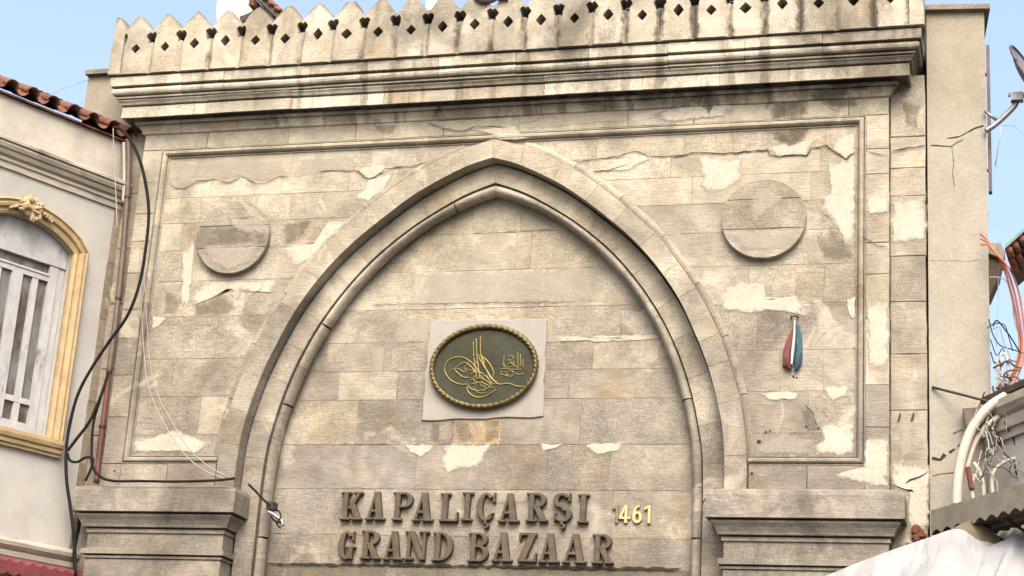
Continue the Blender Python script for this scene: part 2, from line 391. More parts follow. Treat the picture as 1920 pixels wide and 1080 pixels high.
# ------------------------------------------------------------------ the gateway
gate = empty('stone_gateway', (0, .5, GROUND))
GO = Vector((0, .5, GROUND))
def adopt(o, p=gate):
    """parent while keeping world coordinates"""
    o.parent = p
    off = Vector((0, 0, 0)); q = p
    while q: off += q.location; q = q.parent
    o.location = o.location - off
    return o
tag(gate, 'weathered stone gateway with pointed blind arch, two roundels and crenellated top', 'gateway')
cream = (.378, .348, .286); warm = (.366, .329, .258); pale = (.402, .374, .314); mid = (.300, .275, .234); grey = (.238, .219, .194); pink = (.245, .221, .192); dull = (.222, .203, .178); bright = (.50, .472, .40)
def vary(c, a, b):
    j = rnd.uniform(a, b); return tuple(q * j for q in c)
def pick(z, k=0):  # paler high, darker low: grime and street shade put into the block colour
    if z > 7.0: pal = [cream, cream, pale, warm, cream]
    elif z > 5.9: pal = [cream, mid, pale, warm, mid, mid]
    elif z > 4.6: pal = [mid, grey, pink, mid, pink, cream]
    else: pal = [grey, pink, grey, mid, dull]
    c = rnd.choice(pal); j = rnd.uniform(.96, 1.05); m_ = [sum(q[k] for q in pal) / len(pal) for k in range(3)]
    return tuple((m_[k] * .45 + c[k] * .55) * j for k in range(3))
def slab(name, P, y0, y1, mat, parent, c=.006, color=None, step=.13, amp=.003, jit=.0015):
    dy = rnd.uniform(-jit, jit)
    v, f = prism(rough(P, step, amp) if amp else P, y0 + dy, y1, c)
    o = obj(name, v, f, mat, None, False, color)
    return adopt(o, parent)
def backing(name, P, y0, y1, color=(.165, .145, .115), mat=None):
    v, f = prism(P, y0, y1, .001); return adopt(obj(name, v, f, mat or M['mortar'], None, False, color))

TY = .34          # tympanum plane
FY = .045         # recessed spandrel panels
# --- tympanum
tym = backing('tympanum', [(-2.75, 2.4), (2.75, 2.4), (2.75, 7.6), (-2.75, 7.6)], TY + .003, TY + .4)
rows = [(2.40, 3.095), (3.095, 3.43), (3.43, 3.946), (3.946, 4.452), (4.452, 4.967), (4.967, 5.30), (5.30, 5.64), (5.64, 6.03), (6.03, 6.48), (6.48, 6.93), (6.93, 7.45)]
cuts = {2: [-1.35, .35, 1.5], 1: [-.9, .7, 1.7], 3: [-1.9, -.75, .05, .75, 1.45], 4: [-1.5, -.35, .2, 1.1], 5: [-1.75, -1.05, .95, 1.7], 6: [-1.35, -1.15, 1.2], 7: [-1.0, .72, 1.5], 8: [-.95, -.1, .55, .62], 9: [-.45, .24, .42], 10: [-.3, .28], 0: [-1.6, -.5, .6, 1.6]}
tint = {(8, 1): pale, (8, 2): pale, (8, 3): pale, (8, 0): cream, (9, 1): cream, (7, 1): warm, (2, 3): mid, (0, 1): pale, (0, 3): pale, (4, 1): grey, (4, 2): (.43, .36, .27)}
for r, (z0, z1) in enumerate(rows):
    w = min(2.74, hw(S3, z0) + .22)
    xs = [-w] + [c for c in cuts[r] if abs(c) < w] + [w]
    for i in range(len(xs) - 1):
        col = tint.get((r, i)) or pick((z0 + z1) / 2)
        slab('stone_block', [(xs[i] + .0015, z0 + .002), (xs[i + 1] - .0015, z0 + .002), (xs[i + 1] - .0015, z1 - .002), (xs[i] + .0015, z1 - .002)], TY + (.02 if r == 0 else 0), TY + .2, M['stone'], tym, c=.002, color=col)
# --- three orders of the arch
arch = empty('arch', (0, 0, 0)); adopt(arch)
def nearest(PL, q, n=240):
    best = 0; bd = 9e9
    for k in range(n + 1):
        a = along(PL, k / n); d = (a[0] - q[0]) ** 2 + (a[1] - q[1]) ** 2
        if d < bd: bd = d; best = k / n
    return best
def partner(PA, PB, t):
    if t <= 0 or t >= 1: return t
    w = max(0, min(1, (t - .82) / .18)); v = 0
    return nearest(PB, along(PA, t)) * (1 - w) * (1 - v) + t * (1 - (1 - w) * (1 - v))
def order(name, SA, SB, zlo, y0, y1, nv, mat, c=.0025):
    PA, PB = at_len(SA, zlo), at_len(SB, zlo)
    for s in (-1, 1):
        ts = [0] + sorted((i + rnd.uniform(-.18, .18)) / nv for i in range(1, nv)) + [1.0]
        if s == 1: ts = [0] + sorted((i + rnd.uniform(-.18, .18)) / nv for i in range(1, nv)) + [1.0]
        for i in range(nv):
            a, b = ts[i], ts[i + 1]; k = max(3, int((b - a) * 40))
            A = [along(PA, a + (b - a) * j / k) for j in range(k + 1)]; a2, b2 = partner(PA, PB, a), partner(PA, PB, b); B = [along(PB, a2 + (b2 - a2) * j / k) for j in range(k + 1)]
            P = [(s * q[0], q[1]) for q in A] + [(s * q[0], q[1]) for q in B[::-1]]
            if area2(P) < 0: P = P[::-1]
            P = inset(P, .0009); z = A[k // 2][1]
            v, f = prism(P, y0 + rnd.uniform(-.001, .001), y1, c)
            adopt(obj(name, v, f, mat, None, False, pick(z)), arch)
order('voussoir', S0, S1, 3.88, -.021, .36, 12, M['stone'])
S1b = [(max(0, x - .013 * min(1, x / .15)), z - .015) for x, z in S1]
order('inner_voussoir', S1b, S2, 2.4, .15, .44, 14, M['stone'])
# roll moulding between S2 and S3
def roll():
    PA, PB = at_len([(x + .004 * min(1, x / .1), z + .004) for x, z in S2], 2.4), at_len(S3, 2.4); nv = 12
    prof = [(.13, .40), (.13, .195), (.20, .172), (.32, .150), (.47, .138), (.63, .142), (.79, .162), (.91, .195), (.97, .235), (.93, .262), (.72, .275), (.72, .42)]
    for s in (-1, 1):
        ts = [0] + [(i + rnd.uniform(-.2, .2)) / nv for i in range(1, nv)] + [1.0]
        for i in range(nv):
            a, b = ts[i] + (.0006 if i else 0), ts[i + 1] - .0006; k = 6; v = []; f = []; n = len(prof)
            if i == nv - 1: b = 1.0
            for j in range(k + 1):
                ta = a + (b - a) * j / k; A = along(PA, ta); B = along(PB, partner(PA, PB, ta))
                for (t, y) in prof: v.append((s * (A[0] + t * (B[0] - A[0])), y, A[1] + t * (B[1] - A[1])))
            for j in range(k):
                for q in range(n - 1): f.append((j * n + q, j * n + q + 1, (j + 1) * n + q + 1, (j + 1) * n + q))
            o = obj('roll_stone', v, f, M['stone'], None, True, vary(mid if A[1] > 5.4 else pink, .94, 1.08)); adopt(o, arch)  # lower roll takes the darker tone too, street shade included in it
roll()
for s in (-1, 1):     # solid masonry behind the slots
    PA, PB = at_len([(x + .10, z + .08) for x, z in S1], 2.4), at_len([(max(0, x - .02), z - .01) for x, z in S3], 2.4); v = []; f = []; k = 60
    for j in range(k + 1):
        a, b = along(PA, j / k), along(PB, j / k)
        if j == k: a = (0, a[1])
        v += [(s * a[0], .36, a[1]), (s * b[0], .36, b[1])]
    for j in range(k): f.append((2 * j, 2 * j + 1, 2 * j + 3, 2 * j + 2))
    adopt(obj('arch_core', v, f, M['mortar'], None, False, (.165, .145, .115)), arch)
# --- spandrel panels: recessed fields cut along the arch
PZ0, PZ1, PX = 4.255, 7.905, 4.085
rowsF = [4.10, 4.50, 4.95, 5.40, 5.911, 6.345, 6.735, 7.075, 7.40, 7.66, 8.02]
fcuts = {1: {0: [3.35], 1: [3.6], 2: [3.3, 3.75], 3: [3.05, 3.62], 4: [2.95, 3.45, 3.75], 5: [3.1, 3.9], 6: [2.65, 3.45, 3.72], 7: [2.3, 3.6, 3.86], 8: [2.05, 2.8, 3.7], 9: [1.2, 2.2, 3.75]},
         -1: {0: [3.5], 1: [3.3], 2: [3.7], 3: [3.2], 4: [2.9, 3.5], 5: [2.75, 3.7], 6: [2.6, 3.3, 3.8], 7: [2.45, 3.6], 8: [1.75, 2.6, 3.5], 9: [1.5, 2.5, 3.4]}}
spn = backing('spandrel_wall', [(-4.20, 3.9), (-2.9, 3.9), (-2.85, 4.9), (-2.1, 6.4), (-1.05, 7.4), (0, 7.85), (1.05, 7.4), (2.1, 6.4), (2.85, 4.9), (2.9, 3.9), (4.20, 3.9), (4.2, 8.1), (-4.2, 8.1)], FY + .003, FY + .3)
for s in (-1, 1):
    for r in range(len(rowsF) - 1):
        z0, z1 = rowsF[r], rowsF[r + 1]; xs = [0] + fcuts[s][r] + [4.14]
        for i in range(len(xs) - 1):
            xa, xb = xs[i] + .0015, xs[i + 1] - .0015; n = 12; L = []
            for j in range(n + 1):
                z = z0 + .0018 + (z1 - z0 - .0036) * j / n; l = max(xa, hw(S0, z) - .10)
                if l < xb - .01: L.append((l, z))
            if len(L) < 2: continue
            P = [(s * xb, L[0][1])] + [(s * xb, L[-1][1])] + [(s * q[0], q[1]) for q in L[::-1]]
            if area2(P) < 0: P = P[::-1]
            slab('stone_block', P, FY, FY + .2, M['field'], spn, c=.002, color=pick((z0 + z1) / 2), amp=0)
# panel borders: moulding swept along bottom, outer side, top (mitred)
bprof = [(0.0, -.004), (.010, -.004), (.010, .040), (.020, .040), (.022, -.008), (.036, -.018), (.058, -.016), (.074, .002), (.080, .020), (.080, .055), (.091, .055), (.091, .030), (.101, .030), (.104, FY + .01)]
def border(s):
    O = 4.185; ZT = 8.015; ZB = 4.155
    pathpts = [(s * (hw(S0, ZB) + .01), ZB, 0, 1), (s * O, ZB, -s, 1), (s * O, ZT, -s, -1), (s * .004, ZT, 0, -1)]
    segs = [(0, 1, 1), (1, 2, 4), (2, 3, 4)]
    for a, b, nn in segs:
        for k in range(nn):
            v = []; f = []; n = len(bprof)
            for j in (0, 1):
                t = (k + j) / nn; A, B = pathpts[a], pathpts[b]
                # interpolate position; the mitre direction only applies at the real ends
                px = A[0] + (B[0] - A[0]) * t; pz = A[1] + (B[1] - A[1]) * t
                dx, dz = (0, 1) if (a == 0) else ((-s, 0) if a == 1 else (0, -1))
                if t == 0: dx, dz = A[2], A[3]
                if t == 1: dx, dz = B[2], B[3]
                for (w, y) in bprof: v.append((px + dx * w, y + rnd.uniform(-.001, .001), pz + dz * w))
            for q in range(n - 1): f.append((q, q + 1, n + q + 1, n + q))
            z = v[0][2]; adopt(obj('panel_moulding', v, f, M['field'], None, False, pick(z)), spn)
border(-1); border(1)
# the moulding that runs beside the arch inside each panel
for s in (-1, 1):
    PA = at_len(S0, 4.25); nv = 7
    for i in range(nv):
        a, b = i / nv * .93, (i + 1) / nv * .93 - .002; v = []; f = []; k = 8; pr = [(0.014, FY + .01), (.014, .034), (.045, .028), (.075, .034), (.085, .041), (.088, FY + .01)]; n = len(pr)
        for j in range(k + 1):
            t = a + (b - a) * j / k; q = along(PA, t); q2 = along(PA, min(1, t + .004)); q1 = along(PA, max(0, t - .004))
            d = Vector((q2[0] - q1[0], q2[1] - q1[1])).normalized(); nx, nz = d.y, -d.x
            for (w, y) in pr: v.append((s * (q[0] + nx * w), y, q[1] + nz * w))
        for j in range(k):
            for q in range(n - 1): f.append((j * n + q, j * n + q + 1, (j + 1) * n + q + 1, (j + 1) * n + q))
        adopt(obj('arch_moulding', v, f, M['field'], None, False, pick(v[0][2])), spn)
# --- frame stones round the panels: sides, frieze, foot
fr = backing('frame_wall', [(-4.43, 3.7), (-4.182, 3.7), (-4.182, 8.012), (4.182, 8.012), (4.182, 3.7), (4.43, 3.7), (4.43, 8.26), (-4.43, 8.26)], .008, .5)
sidez = {1: [3.87, 4.15, 4.55, 5.00, 5.72, 6.20, 6.55, 6.90, 7.33, 7.62, 8.012], -1: [3.87, 4.15, 4.7, 5.2, 5.65, 6.0, 6.45, 6.85, 7.2, 7.6, 8.012]}
for s in (-1, 1):
    zz = sidez[s]
    for i in range(len(zz) - 1):
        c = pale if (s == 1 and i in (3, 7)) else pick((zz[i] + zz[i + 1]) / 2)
        slab('stone_block', [(s * 4.188, zz[i] + .003), (s * 4.43, zz[i] + .003), (s * 4.43, zz[i + 1] - .003), (s * 4.188, zz[i + 1] - .003)], 0, .2, M['stone'], fr, c=.004, color=c)
    # foot of the panel between arch and side
    for xa, xb in ((3.0, 3.6), (3.6, 4.184)):
        slab('stone_block', [(s * (xa + .003), 3.87), (s * (xb - .003), 3.87), (s * (xb - .003), 4.153), (s * (xa + .003), 4.153)], 0, .2, M['stone'], fr, c=.004, color=pick(4))
fx = [-4.43, -3.6, -2.55, -1.7, -.62, .28, 1.55, 2.3, 3.3, 4.0, 4.43]
for i in range(len(fx) - 1):
    slab('stone_block', [(fx[i] + .003, 8.018), (fx[i + 1] - .003, 8.018), (fx[i + 1] - .003, 8.255), (fx[i] + .003, 8.255)], 0, .2, M['field'], fr, c=.004, color=pick(8))
# --- roundels
for s in (-1, 1):
    n = 64; R0 = .455; cx, cz = s * 3.105, 6.855
    md = empty('roundel', (0, 0, 0)); adopt(md)
    P = [(cx + R0 * math.cos(2 * math.pi * k / n), cz + R0 * math.sin(2 * math.pi * k / n)) for k in range(n)]
    zc = [cz - R0, 6.735, 7.075, cz + R0] if s > 0 else [cz - R0, 6.72, 6.99, cz + R0]
    for k in range(3):
        a0, a1 = math.asin(max(-1, (zc[k] + .002 - cz) / R0)), math.asin(min(1, (zc[k + 1] - .002 - cz) / R0))
        Rt = [(cx + R0 * math.cos(a0 + (a1 - a0) * t / 14), cz + R0 * math.sin(a0 + (a1 - a0) * t / 14)) for t in range(15)]
        Lf = [(2 * cx - x, z) for x, z in Rt[::-1]]
        if k == 0: Lf = Lf[:-1]
        if k == 2: Lf = Lf[1:]
        v, f = prism(Rt + Lf, FY - .085 + rnd.uniform(-.002, .002), FY - .022, .006); m_ = len(Rt + Lf); f.append(tuple(range(2 * m_, 3 * m_)))
        adopt(obj('disc_stone', v, f, M['field'], None, False, vary([(.275, .252, .216), (.250, .229, .195), (.305, .280, .236)][k] if s < 0 else [(.285, .262, .222), (.262, .238, .200), (.305, .280, .236)][k], .97, 1.05)), md)
    P = [(cx + R0 * .93 * math.cos(2 * math.pi * k / n), cz + R0 * .93 * math.sin(2 * math.pi * k / n)) for k in range(n)]
    v, f = prism(P, FY - .023, FY + .03, .001); adopt(obj('neck', v, f, M['mortar'], None, False, (.165, .145, .115)), md)

# --- cornice: profile swept round the top with mitred returns
W = 4.43
cprof_bed = [(-.03, 8.205), (.012, 8.215), (.024, 8.222), (.034, 8.25), (.058, 8.285), (.085, 8.300), (.05, 8.303), (.05, 8.314), (.108, 8.318), (.108, 8.350), (-.05, 8.352)]
cprof_lo = [(-.05, 8.425), (.208, 8.425), (.208, 8.358), (.232, 8.358), (.232, 8.494), (.15, 8.497), (.15, 8.513), (.250, 8.516), (.264, 8.540), (.285, 8.560), (.285, 8.566), (.05, 8.567)]
cprof_hi = [(.10, 8.584), (.296, 8.587), (.300, 8.604), (.20, 8.607), (.20, 8.621), (.325, 8.625), (.340, 8.640), (.347, 8.665), (.340, 8.690), (.326, 8.705), (.22, 8.708), (.22, 8.725), (.362, 8.728), (.366, 8.838), (.05, 8.842)]
cor = empty('cornice', (0, 0, 0)); adopt(cor)
def cornice_course(prof, joints, mat, nm):
    xs = [-W] + joints + [W]; n = len(prof)
    for i in range(len(xs) - 1):
        dy = rnd.uniform(-.005, .005); dz = rnd.uniform(-.003, .003)
        secs = []
        a, b = xs[i], xs[i + 1]
        if i == 0: secs += [('L', .6), ('LC', 0)]
        else: secs.append(('F', a + .0025))
        mids = max(1, int((b - a) / .25))
        for k in range(1, mids): secs.append(('F', a + (b - a) * k / mids))
        if i == len(xs) - 2: secs += [('RC', 0), ('R', .6)]
        else: secs.append(('F', b - .0025))
        v = []; f = []
        for kind, t in secs:
            w_ = rnd.uniform(-.002, .002)
            for (o_, z) in prof:
                e = o_ + rnd.uniform(-.0015, .0015)
                if kind == 'F': v.append((t, -e + dy, z + dz + w_))
                elif kind == 'LC': v.append((-W - e, -e + dy, z + dz))
                elif kind == 'RC': v.append((W + e, -e + dy, z + dz))
                elif kind == 'L': v.append((-W - e, t, z + dz))
                else: v.append((W + e, t, z + dz))
        for j in range(len(secs) - 1):
            for q in range(n - 1): f.append((j * n + q, j * n + q + 1, (j + 1) * n + q + 1, (j + 1) * n + q))
        f += [tuple(range(n)), tuple((len(secs) - 1) * n + q for q in range(n))]
        adopt(obj(nm, v, f, mat, None, False, vary(rnd.choice([bright, bright, pale, cream]), .96, 1.06)), cor)
cornice_course(cprof_bed, [-3.2, -2.1, -1.7, -.7, .55, 1.3, 2.45, 3.15], M['bed'], 'bed_stone')
cornice_course(cprof_lo, [-3.55, -2.45, -1.30, -.35, .62, 1.75, 2.62, 3.38], M['cornice'], 'corona_stone')
cornice_course(cprof_hi, [-3.85, -3.30, -2.2, -1.05, -.62, .30, 1.15, 2.05, 2.9, 3.75], M['cornice'], 'crown_stone')
# --- crest of pierced merlons
crest = backing('crest', [(-4.76, 8.84), (4.76, 8.84), (4.76, 9.40), (-4.76, 9.40)], -.17, .2)
PITCH = .3905; ZB = 8.862
def hole_poly(cx, cz, w, h):
    P = []
    for k in range(16):
        a = 2 * math.pi * k / 16; r = 1.0 if k % 4 == 0 else (.74 if k % 4 == 2 else .80)
        P.append((cx + w * r * math.cos(a), cz + h * r * math.sin(a)))
    return P
def merlon_mesh(seed, l_half=PITCH / 2, r_half=PITCH / 2, hole=True):
    r_ = random.Random(seed); j = lambda a=.011: r_.uniform(-a, a)
    def side(h):   # right-hand outline from base to just below peak
        pk = .765
        return [(h - .045, 0), (h - .043 + j(.003), .385), (h - .050 + j(), .43), (h - .068 + j(), .475), (h - .066 + j(), .505), (h - .046 + j(), .532), (h - .020 + j(.003), .535), (h - .001, .515),
                (h - .001, .560 + j()), (h - .030 + j(), .585 + j()), (h - .085 + j(), .665 + j()), (.050 + j(), .742 + j())]
    Rr = side(r_half); Ll = [(-x, z) for x, z in side(l_half)]
    out = Rr + [(j(.02), .765 + j(.028))] + Ll[::-1]
    bm = bmesh.new(); es = []
    loops = [out] + ([hole_poly(j(.016), .345 + j(.016), .062 + j(.009), .073 + j(.010))] if hole else [])
    for loop in loops:
        q = [bm.verts.new((x, 0, z)) for x, z in loop]
        es += [bm.edges.new((q[i], q[(i + 1) % len(q)])) for i in range(len(q))]
    res = bmesh.ops.triangle_fill(bm, edges=es, use_beauty=True, use_dissolve=False, normal=(0, -1, 0))
    fs = [g for g in res['geom'] if isinstance(g, bmesh.types.BMFace)]
    ex = bmesh.ops.extrude_face_region(bm, geom=fs)
    for g in ex['geom']:
        if isinstance(g, bmesh.types.BMVert): g.co.y += .225
    for s, h in ((1, r_half), (-1, l_half)):      # shallow flutes below the notches
        q = [bm.verts.new((s * (h - .0455), 0, 0)), bm.verts.new((s * (h - .0015), .028, 0)), bm.verts.new((s * (h - .0015), .028, .415)), bm.verts.new((s * (h - .0445), 0, .385)),
             bm.verts.new((s * (h - .0015), .22, .415)), bm.verts.new((s * (h - .0445), .22, .385)), bm.verts.new((s * (h - .0015), .22, 0)), bm.verts.new((s * (h - .0455), .22, 0))]
        for t in ((0, 1, 2, 3), (3, 2, 4, 5), (0, 7, 6, 1), (1, 6, 4, 2)): bm.faces.new([q[i] for i in t])
    bmesh.ops.recalc_face_normals(bm, faces=bm.faces)
    me = bpy.data.meshes.new('merlon'); bm.to_mesh(me); bm.free(); me.materials.append(M['merlon']); return me
mer = [merlon_mesh(k) for k in range(12)]
def put_merlon(me, x):
    o = bpy.data.objects.new('merlon', me); COL.objects.link(o)
    o.location = (x, -.402 + rnd.uniform(-.006, .006), ZB + rnd.uniform(-.004, .004)); o.rotation_euler = (0, rnd.uniform(-.008, .008), 0)
    o.color = (*vary(rnd.choice([cream, warm, pale, cream]), .95, 1.08), 1); adopt(o, crest)
for i in range(24): put_merlon(mer[rnd.randrange(12)], -4.49 + i * PITCH)
for s in (-1, 1):       # cut-off merlons at the two ends
    a, b = (.125, .1925) if s < 0 else (.1925, .125)
    out = [(-.135 * s, 0), (-.137 * s, .40), (-.135 * s, .50), (-.150 * s, .54), (-.194 * s, .53), (-.194 * s, .58), (-.150 * s, .61), (-.09 * s, .68), (-.02 * s, .76), (.09 * s, .775), (.11 * s, .50), (.125 * s, 0)]
    v, f = prism(out, 0, .22, .006)
    o = obj('merlon', v, f, M['merlon'], None, False, cream); o.location = (s * (4.49 + PITCH), -.400, ZB)
    o.scale = (.62, 1, 1); o.location.x = s * 4.755; adopt(o, crest)

# --- pilasters with capitals
cap_prof = [(0.0, 3.335), (.018, 3.34), (.018, 3.380), (-.03, 3.384), (-.03, 3.396), (.052, 3.40), (.062, 3.43), (.087, 3.475), (.118, 3.512), (.124, 3.534), (.05, 3.538), (.05, 3.552), (.165, 3.556), (.165, 3.79), (.150, 3.835), (.05, 3.87), (-.2, 3.875)]
def ring_moulding(prof, x0, x1, yf, yb, mat, nm, parent, color, smooth=False):
    v = []; f = []; n = len(prof)
    for kind in ('L', 'LC', 'M', 'RC', 'R'):
        for (o_, z) in prof:
            e = o_
            if kind == 'LC': v.append((x0 - e, yf - e, z))
            elif kind == 'RC': v.append((x1 + e, yf - e, z))
            elif kind == 'M': v.append(((x0 + x1) / 2, yf - e, z))
            elif kind == 'L': v.append((x0 - e, yb, z))
            else: v.append((x1 + e, yb, z))
    for j in range(4):
        for q in range(n - 1): f.append((j * n + q, j * n + q + 1, (j + 1) * n + q + 1, (j + 1) * n + q))
    f.append(tuple(range(n))); f.append(tuple(4 * n + q for q in range(n)))
    return adopt(obj(nm, v, f, mat, None, smooth, color), parent)
for s in (-1, 1):
    pil = empty('pilaster', (0, 0, 0)); adopt(pil)
    x0, x1 = (2.775, 4.435) if s > 0 else (-4.435, -2.775)
    zs = [GROUND, -.9, -.1, .7, 1.5, 2.2, 2.80, 3.05]
    for i in range(len(zs) - 1):
        slab('shaft_stone', [(x0, zs[i] + .003), (x1, zs[i] + .003), (x1, zs[i + 1] - .003), (x0, zs[i + 1] - .003)], -.10, .3, M['capital'], pil, c=.005, color=pick(3))
    ring_moulding([(0, 3.05), (.018, 3.055), (.018, 3.080), (-.03, 3.083), (-.03, 3.094), (.045, 3.098), (.045, 3.155), (0, 3.165)], x0, x1, -.10, .3, M['capital'], 'astragal', pil, grey)
    slab('neck_stone', [(x0 + .002, 3.15), (x1 - .002, 3.15), (x1 - .002, 3.345), (x0 + .002, 3.345)], -.098, .3, M['capital'], pil, c=.004, color=pick(3))
    ring_moulding(cap_prof, x0, x1, -.10, .3, M['capital'], 'capital', pil, grey)
# jambs under the arch down to the street
for s in (-1, 1):
    zs = [GROUND, -.6, .4, 1.2, 1.9, 2.45]
    for i in range(len(zs) - 1):
        slab('jamb_stone', [(s * 1.75, zs[i] + .003), (s * 2.9, zs[i] + .003), (s * 2.9, zs[i + 1] - .003), (s * 1.75, zs[i + 1] - .003)], TY, TY + .9, M['stone'], gate, color=pick(3))
# core of the wall behind everything
mb = MB(); mb.box(-4.42, 4.42, .52, 1.2, 2.45, 8.84); adopt(mb.build('wall_core', M['mortar'], None, color=(.165, .145, .115)))
# --- recessed strip on the right of the gateway
sz = [GROUND, 1.0, 2.6, 3.2, 4.05, 4.75, 5.35, 5.92, 6.42, 6.62, 7.10, 7.42, 7.78, 8.5]
for i in range(len(sz) - 1):
    slab('strip_stone', [(4.436, sz[i] + .003), (4.805 + rnd.uniform(-.006, .004), sz[i] + .003), (4.80 + rnd.uniform(-.006, .006), sz[i + 1] - .003), (4.436, sz[i + 1] - .003)], .09, .5, M['field'], gate, c=.006, color=pick(6 if i > 8 else 4.8), amp=.004)
sz = [GROUND, .6, 2.2, 3.6, 4.5, 5.3, 6.1, 6.8, 7.5, 8.3]
for i in range(len(sz) - 1):
    slab('strip_stone', [(-4.80, sz[i] + .003), (-4.436, sz[i] + .003), (-4.436, sz[i + 1] - .003), (-4.80, sz[i + 1] - .003)], .09, .5, M['field'], gate, c=.006, color=pick(4.8), amp=.004)

# --- repair patches, black crust, cracks (all in the plane of the stone they lie on)
def skim(px, Y, mat, name, rim=.35, parent=gate, pull=.0012):
    P = [Vector(xz(x, y, Y)) for x, y in px]
    if area2(P) < 0: P = P[::-1]
    D = []
    for i in range(len(P)):          # densify and wobble
        a, b = P[i], P[(i + 1) % len(P)]; k = max(1, int((b - a).length / .06))
        for j in range(k):
            q = a.lerp(b, j / k); D.append(q + Vector((rnd.uniform(-.012, .012), rnd.uniform(-.012, .012))))
    c = sum(D, Vector((0, 0))) / len(D); n = len(D); v = []; fade = []
    for t, fd in ((1.18, 0.0), (1.0, .30), (.8, .75), (.45, 1.0)):
        for q in D: w = c + (q - c) * t; v.append((w.x, Y - pull * (1 + fd), w.y)); fade.append(fd)
    v.append((c.x, Y - pull * 2, c.y)); fade.append(1.0); f = []
    for r in range(3):
        for i in range(n): j = (i + 1) % n; f.append((r * n + i, r * n + j, (r + 1) * n + j, (r + 1) * n + i))
    for i in range(n): f.append((3 * n + i, 3 * n + (i + 1) % n, 4 * n))
    o = obj(name, v, f, mat)
    at = o.data.attributes.new('fade', 'FLOAT', 'POINT')
    for i, q in enumerate(fade): at.data[i].value = q
    return adopt(o, parent)
FP = FY - .006; TP = TY - .006; WP = -.008
